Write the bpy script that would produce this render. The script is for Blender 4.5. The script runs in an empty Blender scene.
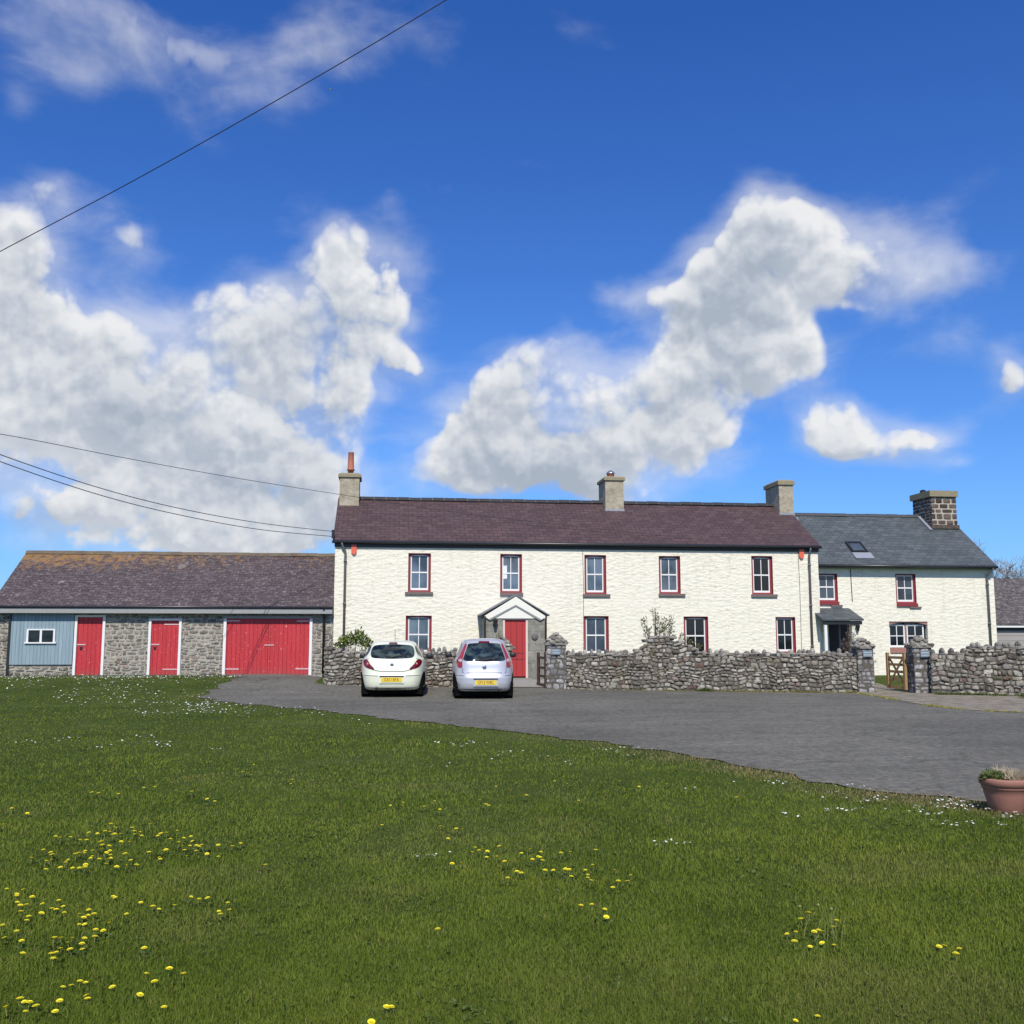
import bpy, bmesh, math, random
import numpy as np
from mathutils import Vector, Matrix
R = math.radians
sc = bpy.context.scene
COL = sc.collection
rng = random.Random(11)

# ---------------------------------------------------------------- camera model (also used to survey the site from the photo)
FPX = 1000.0; CAMZ = 1.6; YAW = R(7.0); PITCH = math.atan(124/1000.0)
FH = Vector((math.sin(YAW), math.cos(YAW), 0)); RT = Vector((math.cos(YAW), -math.sin(YAW), 0)); UPV = Vector((0, 0, 1))
FW = FH*math.cos(PITCH)+UPV*math.sin(PITCH); UP = UPV*math.cos(PITCH)-FH*math.sin(PITCH)
CAM = Vector((0, 0, CAMZ))
def ray(px, py): return (RT*(px-512)+UP*(512-py)+FW*FPX).normalized()
def on(px, py, Y):
    d = ray(px, py); t = Y/d.y; p = CAM+d*t
    return p.x, p.z
def sstep(t): t = max(0.0, min(1.0, t)); return t*t*(3-2*t)
def lin(t): return max(0.0, min(1.0, t))
def g(x, y):   # ground height
    if y < 27: return 0.0
    left = 1-lin((x+3.2)/1.4)
    return sstep((y-27)/6.5)*(0.285*left+0.13*(1-left))
def ongr(px, py):
    d = ray(px, py)
    if d.z > -0.002: d.z = -0.002
    t = CAMZ/-d.z
    for _ in range(12):
        p = CAM+d*t; t = (CAMZ-g(p.x, p.y))/-d.z
    p = CAM+d*t
    return p.x, p.y

cam = bpy.data.cameras.new('camera'); cam.sensor_width = 36; cam.lens = 36*FPX/1024; cam.clip_end = 3000; cam.clip_start = 0.05
co = bpy.data.objects.new('camera', cam); COL.objects.link(co); co.location = CAM
co.rotation_euler = (math.pi/2+PITCH, 0, -YAW); sc.camera = co

# ---------------------------------------------------------------- materials
def newmat(name):
    m = bpy.data.materials.new(name); m.use_nodes = True
    nt = m.node_tree; b = nt.nodes['Principled BSDF']
    return m, nt, b
def N(nt, typ, **kw):
    n = nt.nodes.new(typ)
    for k, v in kw.items():
        if k in n.inputs.keys() if isinstance(k, str) else False: n.inputs[k].default_value = v
        else: setattr(n, k, v)
    return n
def L(nt, a, b): nt.links.new(a, b)
def coords(nt, scale=(1, 1, 1), rot=(0, 0, 0), kind='Object'):
    tc = nt.nodes.new('ShaderNodeTexCoord'); mp = nt.nodes.new('ShaderNodeMapping')
    mp.inputs['Scale'].default_value = scale; mp.inputs['Rotation'].default_value = rot
    L(nt, tc.outputs[kind], mp.inputs['Vector']); return mp.outputs[0]
def noise(nt, vec, scale, detail=4, rough=.55, dist=0):
    n = nt.nodes.new('ShaderNodeTexNoise'); n.inputs['Scale'].default_value = scale; n.inputs['Detail'].default_value = detail
    n.inputs['Roughness'].default_value = rough; n.inputs['Distortion'].default_value = dist
    if vec is not None: L(nt, vec, n.inputs['Vector'])
    return n.outputs['Fac']
def ramp(nt, fac, stops):
    r = nt.nodes.new('ShaderNodeValToRGB'); e = r.color_ramp.elements
    while len(e) < len(stops): e.new(0.5)
    for i, (p, c) in enumerate(stops):
        e[i].position = p; e[i].color = (*c, 1) if len(c) == 3 else c
    L(nt, fac, r.inputs[0]); return r.outputs[0]
def g1(v): return (v, v, v)
def mixc(nt, fac, a, b, mode='MIX'):
    m = nt.nodes.new('ShaderNodeMix'); m.data_type = 'RGBA'; m.blend_type = mode
    for s, v in ((m.inputs[0], fac), (m.inputs[6], a), (m.inputs[7], b)):
        if hasattr(v, 'is_output'): L(nt, v, s)
        elif isinstance(v, (int, float)): s.default_value = v
        else: s.default_value = (*v, 1)
    return m.outputs[2]
def math_(nt, op, a, b=None, c=None, clamp=False):
    m = nt.nodes.new('ShaderNodeMath'); m.operation = op; m.use_clamp = clamp
    for s, v in zip(m.inputs, (a, b, c)):
        if v is None: continue
        if hasattr(v, 'is_output'): L(nt, v, s)
        else: s.default_value = v
    return m.outputs[0]
def bump(nt, b, h, strength=.5, dist=.02):
    n = nt.nodes.new('ShaderNodeBump'); n.inputs['Strength'].default_value = strength; n.inputs['Distance'].default_value = dist
    L(nt, h, n.inputs['Height']); L(nt, n.outputs[0], b.inputs['Normal'])
def simple(name, col, rough=.6, metal=0, var=.15, vscale=6, bmp=0):
    m, nt, b = newmat(name); b.inputs['Roughness'].default_value = rough; b.inputs['Metallic'].default_value = metal
    v = coords(nt); nz = noise(nt, v, vscale, 5)
    L(nt, mixc(nt, nz, tuple(c*(1-var) for c in col), tuple(min(1, c*(1+var)) for c in col)), b.inputs['Base Color'])
    if bmp: bump(nt, b, noise(nt, v, vscale*6, 4), bmp, .01)
    return m
M = {}
M['white'] = simple('white_paint', (.78, .78, .76), .45, var=.04)
M['cream'] = simple('cream_paint', (.80, .79, .70), .6, var=.04)
M['red_frame'] = simple('red_frame_paint', (.24, .035, .042), .45, var=.15, vscale=9)
M['sill'] = simple('sill_stone', (.17, .13, .12), .85, var=.3, vscale=14)
M['pinksill'] = simple('sill_red_stone', (.36, .17, .13), .8, var=.25, vscale=14)
M['dark'] = simple('black_plastic', (.02, .021, .024), .4, var=.2)
M['black'] = simple('tyre_rubber', (.006, .006, .006), .9, var=.2); M['black'].node_tree.nodes['Principled BSDF'].inputs['Specular IOR Level'].default_value = .08
M['gutter'] = simple('gutter_black', (.03, .031, .035), .35, var=.2)
M['pipe'] = simple('pipe_grey', (.11, .115, .12), .4, var=.15)
M['fascia'] = simple('fascia_grey', (.30, .31, .30), .7, var=.12)
M['terracotta'] = simple('terracotta', (.36, .125, .075), .7, var=.25, vscale=7)
M['potclay'] = simple('pot_clay', (.33, .155, .115), .75, var=.16, vscale=9, bmp=.2)
M['orange'] = simple('alarm_orange', (.75, .14, .08), .4, var=.05)
M['lead'] = simple('lead_flashing', (.30, .33, .37), .5, .2, var=.2)
M['steel'] = simple('cowl_steel', (.55, .55, .53), .25, .9, var=.1)
M['chrome'] = simple('chrome', (.7, .72, .75), .15, 1.0, var=.05)
M['wood'] = simple('gate_wood', (.34, .21, .095), .75, var=.35, vscale=10, bmp=.2)
M['oldwood'] = simple('dark_gate_wood', (.075, .04, .03), .8, var=.4, vscale=12, bmp=.2)
M['slateplate'] = simple('slate_sign', (.17, .215, .25), .6, var=.1)
M['cable'] = simple('cable_black', (.015, .015, .016), .6)
M['stem'] = simple('twig_bark', (.11, .085, .06), .85, var=.3)
M['treebark'] = simple('tree_twigs', (.26, .20, .17), .85, var=.3)
M['paper'] = simple('paper', (.75, .78, .8), .8, var=.02)
M['soil'] = simple('soil', (.035, .022, .014), .95, var=.4, vscale=30)
M['plate'] = simple('plate_yellow', (.78, .55, .05), .4, var=.03)
M['letter'] = simple('plate_letters', (.02, .02, .02), .5)
M['concrete'] = simple('concrete', (.27, .26, .235), .9, var=.22, vscale=5, bmp=.3)

def leafmat(name, c1, c2, attr=True, trans=.25, pscale=.6):
    m, nt, b = newmat(name); b.inputs['Roughness'].default_value = .55; b.inputs['Specular IOR Level'].default_value = .25
    at = nt.nodes.new('ShaderNodeAttribute'); at.attribute_name = 'rnd'
    col = mixc(nt, at.outputs['Fac'], c1, c2); L(nt, col, b.inputs['Base Color'])
    tr = nt.nodes.new('ShaderNodeBsdfTranslucent'); L(nt, col, tr.inputs[0])
    mx = nt.nodes.new('ShaderNodeMixShader'); mx.inputs[0].default_value = trans
    out = nt.nodes['Material Output']; L(nt, b.outputs[0], mx.inputs[1]); L(nt, tr.outputs[0], mx.inputs[2]); L(nt, mx.outputs[0], out.inputs[0])
    return m, nt, b, col, tr, at
M['leaf'] = leafmat('shrub_leaf', (.05, .09, .015), (.22, .28, .05))[0]
M['leafdry'] = leafmat('grey_leaf', (.10, .12, .05), (.27, .26, .15))[0]
M['leafbrown'] = leafmat('brown_stems', (.10, .07, .06), (.28, .2, .18))[0]
M['sage'] = leafmat('pot_leaf', (.06, .10, .02), (.20, .23, .08))[0]
M['straw'] = leafmat('straw_blades', (.45, .36, .24), (.62, .54, .38))[0]
M['moss'] = leafmat('moss', (.13, .13, .03), (.38, .34, .07))[0]
M['weed'] = leafmat('weed', (.04, .09, .015), (.15, .19, .04))[0]

# whitewashed rubble
def whitewash():
    m, nt, b = newmat('whitewash'); b.inputs['Roughness'].default_value = .85
    v = coords(nt, (4.4, 4.4, 11.0)); v2 = coords(nt)
    w = noise(nt, v2, 2.2, 3)
    vm = nt.nodes.new('ShaderNodeVectorMath'); vm.operation = 'ADD'
    wn = nt.nodes.new('ShaderNodeTexNoise'); wn.inputs['Scale'].default_value = 2.5; L(nt, v2, wn.inputs['Vector'])
    sc_ = nt.nodes.new('ShaderNodeVectorMath'); sc_.operation = 'SCALE'; sc_.inputs['Scale'].default_value = 1.5
    L(nt, wn.outputs['Color'], sc_.inputs[0]); L(nt, v, vm.inputs[0]); L(nt, sc_.outputs[0], vm.inputs[1])
    vo = nt.nodes.new('ShaderNodeTexVoronoi'); vo.feature = 'SMOOTH_F1'; vo.inputs['Smoothness'].default_value = .35
    vo.inputs['Scale'].default_value = 1.0; L(nt, vm.outputs[0], vo.inputs['Vector'])
    n2 = noise(nt, v, 2.2, 5, .6)
    h = math_(nt, 'ADD', math_(nt, 'MULTIPLY', vo.outputs['Distance'], -1.3), math_(nt, 'MULTIPLY', n2, .9))
    h = math_(nt, 'MULTIPLY', h, math_(nt, 'ADD', .35, math_(nt, 'MULTIPLY', noise(nt, v2, .8, 3), 1.2)))
    h = math_(nt, 'ADD', h, math_(nt, 'MULTIPLY', noise(nt, v2, 22, 4), .12))
    bump(nt, b, h, .40, .03)
    dirt = ramp(nt, noise(nt, v, .9, 6, .65), [(.27, (.58, .55, .42)), (.42, (.81, .775, .645)), (1, (.83, .80, .675))])
    # grime line low on the wall and thin horizontal cracks
    cr = ramp(nt, noise(nt, coords(nt, (1.2, 1.2, 9)), 2.0, 7, .7), [(.33, (.42, .38, .27)), (.385, g1(1)), (1, g1(1))])
    stn = noise(nt, coords(nt, (3.2, 3.2, .35)), 1.6, 6, .7)
    dirt = mixc(nt, math_(nt, 'MULTIPLY', ramp(nt, stn, [(.52, g1(0)), (.75, g1(1))]), .35), dirt, (.50, .47, .36))
    L(nt, mixc(nt, .7, dirt, cr, 'MULTIPLY'), b.inputs['Base Color'])
    return m
M['whitewash'] = whitewash()

def slate(name, cols, patch=None, mort=(.03, .028, .03), ks=1.75, speck=0, lichen=0, zr=0, bw=.28, rh=.19):
    m, nt, b = newmat(name); b.inputs['Roughness'].default_value = .62; b.inputs['Specular IOR Level'].default_value = .35
    tc = nt.nodes.new('ShaderNodeTexCoord'); sp = nt.nodes.new('ShaderNodeSeparateXYZ'); L(nt, tc.outputs['Object'], sp.inputs[0])
    cb = nt.nodes.new('ShaderNodeCombineXYZ'); L(nt, sp.outputs['X'], cb.inputs['X']); L(nt, math_(nt, 'MULTIPLY', sp.outputs['Z'], ks), cb.inputs['Y'])
    br = nt.nodes.new('ShaderNodeTexBrick'); L(nt, cb.outputs[0], br.inputs['Vector'])
    br.inputs['Scale'].default_value = 1; br.inputs['Brick Width'].default_value = bw; br.inputs['Row Height'].default_value = rh
    br.inputs['Mortar Size'].default_value = .012; br.inputs['Mortar Smooth'].default_value = .3; br.inputs['Bias'].default_value = -.1
    br.inputs['Color1'].default_value = (*cols[0], 1); br.inputs['Color2'].default_value = (*cols[1], 1); br.inputs['Mortar'].default_value = (*mort, 1)
    v = coords(nt)
    col = mixc(nt, ramp(nt, noise(nt, v, 1.1, 6, .6), [(.3, g1(0)), (.7, g1(1))]), br.outputs['Color'], mixc(nt, .5, br.outputs['Color'], cols[2]))
    st = noise(nt, coords(nt, (1.3, 1, 7)), 2.5, 6, .7)
    col = mixc(nt, math_(nt, 'MULTIPLY', ramp(nt, st, [(.52, g1(0)), (.72, g1(1))]), .5), col, cols[3])
    if speck:
        sn = noise(nt, coords(nt, (4.5, 4.5, 11)), 1.6, 5, .8)
        col = mixc(nt, math_(nt, 'MULTIPLY', ramp(nt, sn, [(.545, g1(0)), (.64, g1(1))]), speck), col, (.34, .33, .32))
    if lichen:
        hgt = math_(nt, 'MULTIPLY', math_(nt, 'SUBTRACT', sp.outputs['Z'], zr-1.05), 1.0, clamp=True)
        xx = math_(nt, 'MULTIPLY', math_(nt, 'ADD', sp.outputs['X'], 4.5), -.13, clamp=True)
        ln = noise(nt, coords(nt, (2.0, 2.0, 3.5)), 2.0, 7, .7)
        f = math_(nt, 'ADD', math_(nt, 'MULTIPLY', hgt, math_(nt, 'ADD', math_(nt, 'MULTIPLY', xx, .36), .22)), math_(nt, 'MULTIPLY', math_(nt, 'SUBTRACT', ln, .62), 1.9))
        col = mixc(nt, math_(nt, 'MULTIPLY', math_(nt, 'MULTIPLY', math_(nt, 'SUBTRACT', f, .02), 4, clamp=True), .75), col, (.30, .165, .05))
        wl = noise(nt, v, 1.6, 6, .7)
        col = mixc(nt, math_(nt, 'MULTIPLY', ramp(nt, wl, [(.63, g1(0)), (.72, g1(1))]), .55), col, (.42, .38, .33))
    L(nt, col, b.inputs['Base Color'])
    bump(nt, b, math_(nt, 'ADD', math_(nt, 'MULTIPLY', br.outputs['Fac'], -1.0), math_(nt, 'MULTIPLY', noise(nt, v, 9, 4), .8)), .45, .02)
    return m

def stone(name, stops, lich=.4, lcol=(.55, .55, .5), sc1=10, warm=None):
    m, nt, b = newmat(name); b.inputs['Roughness'].default_value = .9; b.inputs['Specular IOR Level'].default_value = .2
    at = nt.nodes.new('ShaderNodeAttribute'); at.attribute_name = 'rnd'
    v = coords(nt); col = ramp(nt, at.outputs['Fac'], stops)
    nz = noise(nt, v, sc1, 6, .7)
    col = mixc(nt, .8, col, ramp(nt, nz, [(.3, g1(.45)), (.7, g1(1.5))]), 'MULTIPLY')
    ln = noise(nt, v, sc1*.55, 7, .75)
    col = mixc(nt, math_(nt, 'MULTIPLY', ramp(nt, ln, [(.53, g1(0)), (.62, g1(1))]), lich), col, lcol)
    if warm:
        col = mixc(nt, math_(nt, 'MULTIPLY', ramp(nt, noise(nt, v, 1.4, 5, .7), [(.55, g1(0)), (.7, g1(1))]), .5), col, warm)
    L(nt, col, b.inputs['Base Color']); bump(nt, b, nz, .6, .03)
    return m
greys = [(0, (.07, .06, .05)), (.2, (.22, .195, .155)), (.4, (.13, .115, .095)), (.6, (.30, .27, .22)), (.78, (.21, .20, .18)), (.90, (.46, .44, .37)), (1, (.13, .065, .055))]
M['rubble'] = stone('rubble_stone', greys, .6, (.55, .53, .46), warm=(.20, .18, .085))
M['coping'] = stone('coping_stone', [(0, (.13, .12, .11)), (.6, (.25, .235, .20)), (1, (.38, .36, .31))], .45, (.5, .5, .44))
M['mortar'] = simple('rubble_joints', (.10, .092, .075), .95, var=.5, vscale=9, bmp=.5)
M['barnstone'] = stone('barn_stone', [(0, (.13, .12, .10)), (.35, (.27, .25, .205)), (.6, (.18, .165, .14)), (.8, (.36, .335, .275)), (.95, (.22, .15, .11)), (1, (.45, .42, .35))], .6, (.52, .50, .45), 9)
M['barnmortar'] = simple('barn_mortar', (.38, .355, .30), .95, var=.25, vscale=9, bmp=.4)
M['darkstone'] = stone('chimney_stone', [(0, (.055, .042, .036)), (.6, (.11, .085, .07)), (1, (.16, .12, .10))], .15, (.25, .23, .2))
M['whitemortar'] = simple('white_mortar', (.42, .39, .32), .9, var=.15)
M['pier'] = stone('pier_stone', [(0, (.15, .145, .15)), (.5, (.24, .235, .24)), (1, (.34, .33, .32))], .7, (.58, .57, .55), 9)
def render_():
    m, nt, b = newmat('chimney_render'); b.inputs['Roughness'].default_value = .9
    v = coords(nt); c = ramp(nt, noise(nt, v, 3.5, 7, .7), [(.25, (.15, .13, .10)), (.45, (.34, .30, .22)), (.6, (.44, .40, .31)), (.8, (.56, .53, .45))])
    L(nt, c, b.inputs['Base Color']); bump(nt, b, noise(nt, v, 12, 5), .5, .03); return m
M['render'] = render_()
def porchstone():
    m, nt, b = newmat('porch_wall'); b.inputs['Roughness'].default_value = .9
    v = coords(nt); c = ramp(nt, noise(nt, v, 3.2, 7, .7), [(.3, (.13, .125, .10)), (.5, (.24, .235, .2)), (.75, (.38, .36, .31))])
    br = nt.nodes.new('ShaderNodeTexBrick'); L(nt, coords(nt, (1, 1, 1), (math.pi/2, 0, 0)), br.inputs['Vector'])
    br.inputs['Scale'].default_value = 1; br.inputs['Brick Width'].default_value = .42; br.inputs['Row Height'].default_value = .22
    br.inputs['Mortar Size'].default_value = .012; br.inputs['Color1'].default_value = (.75, .75, .75, 1); br.inputs['Color2'].default_value = (1.1, 1.1, 1.1, 1); br.inputs['Mortar'].default_value = (.6, .6, .6, 1)
    L(nt, mixc(nt, .6, c, br.outputs['Color'], 'MULTIPLY'), b.inputs['Base Color']); bump(nt, b, noise(nt, v, 10, 5), .5, .03); return m
M['porchstone'] = porchstone()

def boards(name, col, dark, width, axis='X', peel=None, streak=.25, rough=.55):
    m, nt, b = newmat(name); b.inputs['Roughness'].default_value = rough
    tc = nt.nodes.new('ShaderNodeTexCoord'); sp = nt.nodes.new('ShaderNodeSeparateXYZ'); L(nt, tc.outputs['Object'], sp.inputs[0])
    a = math_(nt, 'MULTIPLY', sp.outputs[axis], 1/width)
    fr = math_(nt, 'FRACT', a); tri = math_(nt, 'ABSOLUTE', math_(nt, 'SUBTRACT', fr, .5))
    groove = ramp(nt, tri, [(.42, g1(0)), (.49, g1(1))])
    fl = math_(nt, 'FLOOR', a); wn = nt.nodes.new('ShaderNodeTexWhiteNoise'); wn.noise_dimensions = '1D'; L(nt, fl, wn.inputs['W'])
    sv = coords(nt, (14, 14, .9) if axis == 'X' else (.9, .9, 14)); st = noise(nt, sv, 1.2, 6, .65)
    c = mixc(nt, math_(nt, 'MULTIPLY', ramp(nt, st, [(.35, g1(0)), (.7, g1(1))]), streak), col, tuple(min(1, x*1.45+.05) for x in col))
    c = mixc(nt, math_(nt, 'MULTIPLY', wn.outputs['Value'], .3), c, tuple(x*.72 for x in col))
    if peel:
        pn = noise(nt, coords(nt, (4, 4, 3)), 3.0, 6, .75)
        c = mixc(nt, ramp(nt, pn, [(.60, g1(0)), (.65, g1(1))]), c, peel)
        zz = nt.nodes.new('ShaderNodeSeparateXYZ'); L(nt, tc.outputs['Object'], zz.inputs[0])
        c = mixc(nt, math_(nt, 'MULTIPLY', math_(nt, 'SUBTRACT', math_(nt, 'MULTIPLY_ADD', noise(nt, coords(nt, (6, 6, 3)), 2, 5, .7), 1.2, .25), math_(nt, 'MULTIPLY', zz.outputs['Z'], 1.5), clamp=True), .7), c, (.25, .10, .08))
    c = mixc(nt, math_(nt, 'MULTIPLY', groove, .65), c, dark)
    L(nt, c, b.inputs['Base Color']); bump(nt, b, math_(nt, 'MULTIPLY', groove, -1), .5, .01); return m
M['reddoor'] = boards('red_boards', (.47, .024, .032), (.16, .008, .01), .145, peel=(.74, .36, .36), streak=.30)
M['porchdoor'] = boards('porch_door_paint', (.40, .03, .03), (.16, .01, .012), .20, streak=.12)
M['bluebrd'] = boards('blue_boards', (.225, .31, .355), (.07, .11, .14), .115, streak=.5, rough=.75)
M['greybrd'] = boards('weathered_boards', (.33, .31, .29), (.06, .055, .05), .2, axis='Z', streak=.5, rough=.85)

def glass(name, col, rough=.05):
    m, nt, b = newmat(name); b.inputs['Roughness'].default_value = rough
    b.inputs['Specular IOR Level'].default_value = .7
    v = coords(nt); L(nt, mixc(nt, 1.0, col, ramp(nt, noise(nt, v, 1.1, 3), [(.35, g1(.45)), (.65, g1(1.7))]), 'MULTIPLY'), b.inputs['Base Color'])  # uneven tone put into the glass colour to suggest mixed reflections
    bump(nt, b, noise(nt, v, 1.6, 2), .12, .02); return m
M['glasspale'] = glass('pane_glass_blind', (.085, .115, .15))
M['glassdark'] = glass('pane_glass_dark', (.006, .008, .012))
M['glassmid'] = glass('pane_glass_mid', (.04, .055, .075))
M['carglass'] = glass('car_glass', (.008, .014, .018), .03)
nt_ = M['carglass'].node_tree; L(nt_, ramp(nt_, noise(nt_, coords(nt_, (3, 3, 4)), 1.3, 4), [(.45, (.006, .010, .013)), (.62, (.06, .085, .075))]), nt_.nodes['Principled BSDF'].inputs['Base Color'])  # greenish reflections painted into the car glass as pale patches

def paint(name, col, metal=0.0, rough=.25):
    m, nt, b = newmat(name); b.inputs['Base Color'].default_value = (*col, 1); b.inputs['Roughness'].default_value = rough
    b.inputs['Metallic'].default_value = metal; b.inputs['Coat Weight'].default_value = .7; b.inputs['Coat Roughness'].default_value = .06
    v = coords(nt); c = mixc(nt, ramp(nt, noise(nt, v, 2.5, 6, .65), [(.35, g1(0)), (.8, g1(1))]), col, tuple(x*.88 for x in col))
    L(nt, c, b.inputs['Base Color']); return m
M['carwhite'] = paint('car_paint_white', (.77, .80, .63), 0, .3)
M['carsilver'] = paint('car_paint_silver', (.61, .625, .66), .40, .36)
M['tail'] = paint('tail_lamp_red', (.13, .006, .012), 0, .15)
M['tailbright'] = paint('tail_lamp_bright', (.36, .015, .025), 0, .15)
M['lampclear'] = paint('lamp_clear', (.6, .5, .5), 0, .12)
M['seam'] = simple('panel_gap', (.05, .055, .05), .8)

# ---------------------------------------------------------------- mesh builder
class MB:
    def __init__(s): s.v = []; s.f = []; s.m = []; s.a = []; s.cm = 0; s.ca = 0.5
    def add(s, vs, fs, mat=None, a=None):
        o = len(s.v); s.v += [tuple(p) for p in vs]
        for f in fs:
            s.f.append(tuple(i+o for i in f)); s.m.append(s.cm if mat is None else mat); s.a.append(s.ca if a is None else a)
    def box(s, x0, x1, y0, y1, z0, z1, **k):
        s.add([(x0, y0, z0), (x1, y0, z0), (x1, y1, z0), (x0, y1, z0), (x0, y0, z1), (x1, y0, z1), (x1, y1, z1), (x0, y1, z1)],
              [(0, 3, 2, 1), (4, 5, 6, 7), (0, 1, 5, 4), (1, 2, 6, 5), (2, 3, 7, 6), (3, 0, 4, 7)], **k); return s
    def bar(s, p, q, w, d, **k):     # rectangular bar between two points, w across in xz/any, d in y
        p = Vector(p); q = Vector(q); t = (q-p).normalized(); yv = Vector((0, 1, 0)); n = t.cross(yv)
        if n.length < 1e-3: n = Vector((1, 0, 0)); yv = n.cross(t)
        n.normalize(); a = n*w/2; b = yv*d/2
        vs = [p-a-b, p+a-b, p+a+b, p-a+b, q-a-b, q+a-b, q+a+b, q-a+b]
        s.add(vs, [(0, 1, 2, 3), (7, 6, 5, 4), (0, 4, 5, 1), (1, 5, 6, 2), (2, 6, 7, 3), (3, 7, 4, 0)], **k); return s
    def prism(s, pts, off, **k):
        off = Vector(off); n = len(pts); vs = [Vector(p) for p in pts]; vs += [p+off for p in vs]
        fs = [tuple(range(n))[::-1], tuple(range(n, 2*n))]+[(i, (i+1) % n, n+(i+1) % n, n+i) for i in range(n)]
        s.add(vs, fs, **k); return s
    def tube(s, pts, r, n=6, cap=True, **k):
        pts = [Vector(p) for p in pts]; rs = r if isinstance(r, (list, tuple)) else [r]*len(pts)
        vs = []; fs = []; ref = None
        for i, p in enumerate(pts):
            t = (pts[min(i+1, len(pts)-1)]-pts[max(i-1, 0)]).normalized()
            if ref is None: ref = Vector((0, 0, 1)) if abs(t.z) < .9 else Vector((1, 0, 0))
            a = t.cross(ref).normalized(); b = a.cross(t).normalized(); ref = b
            for j in range(n):
                w = 2*math.pi*j/n; vs.append(p+(a*math.cos(w)+b*math.sin(w))*rs[i])
        for i in range(len(pts)-1):
            for j in range(n):
                fs.append((i*n+j, i*n+(j+1) % n, (i+1)*n+(j+1) % n, (i+1)*n+j))
        if cap: fs.append(tuple(range(n))[::-1]); fs.append(tuple((len(pts)-1)*n+j for j in range(n)))
        s.add(vs, fs, **k); return s
    def lathe(s, prof, c, n=24, axis='z', jit=0, **k):
        vs = []; fs = []
        for i, (r, h) in enumerate(prof):
            for j in range(n):
                w = 2*math.pi*j/n; rr = r*(1+rng.uniform(-jit, jit))
                a, b = rr*math.cos(w), rr*math.sin(w)
                p = (a, b, h) if axis == 'z' else ((h, a, b) if axis == 'x' else (a, h, b))
                vs.append((c[0]+p[0], c[1]+p[1], c[2]+p[2]))
        for i in range(len(prof)-1):
            for j in range(n): fs.append((i*n+j, i*n+(j+1) % n, (i+1)*n+(j+1) % n, (i+1)*n+j))
        fs.append(tuple(range(n))[::-1]); fs.append(tuple((len(prof)-1)*n+j for j in range(n)))
        s.add(vs, fs, **k); return s
    def build(s, name, mats, parent=None, smooth=False, attr=False):
        me = bpy.data.meshes.new(name); me.from_pydata(s.v, [], s.f)
        if not isinstance(mats, (list, tuple)): mats = [mats]
        for m in mats: me.materials.append(m)
        if len(mats) > 1: me.polygons.foreach_set('material_index', s.m)
        if smooth: me.polygons.foreach_set('use_smooth', [True]*len(s.f))
        if attr:
            at = me.attributes.new('rnd', 'FLOAT', 'FACE'); at.data.foreach_set('value', s.a)
        me.update(); o = bpy.data.objects.new(name, me); COL.objects.link(o)
        if parent is not None:
            o.parent = parent
            if parent.type == 'EMPTY' and not parent.get('_local'): o.matrix_parent_inverse = Matrix.Translation(-Vector(parent.location))
        return o
def tag(o, label=None, cat=None, group=None, kind=None):
    if label: o['label'] = label
    if cat: o['category'] = cat
    if group: o['group'] = group
    if kind: o['kind'] = kind
    return o
LOCALS = []
def thing(name, label, cat, loc=(0, 0, 0), group=None, local=False, rz=0):
    o = bpy.data.objects.new(name, None); COL.objects.link(o); o.location = loc; o.rotation_euler = (0, 0, rz)
    o.empty_display_size = .2
    if local: o['_local'] = 1; LOCALS.append(o)
    return tag(o, label, cat, group)
def copy_thing(root, loc, rz=0, scale=1, label=None):
    c = root.copy(); COL.objects.link(c); c.location = loc; c.rotation_euler = (0, 0, rz); c.scale = (scale,)*3
    if label: c['label'] = label
    for ch in root.children:
        d = ch.copy(); COL.objects.link(d); d.parent = c
    return c

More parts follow.
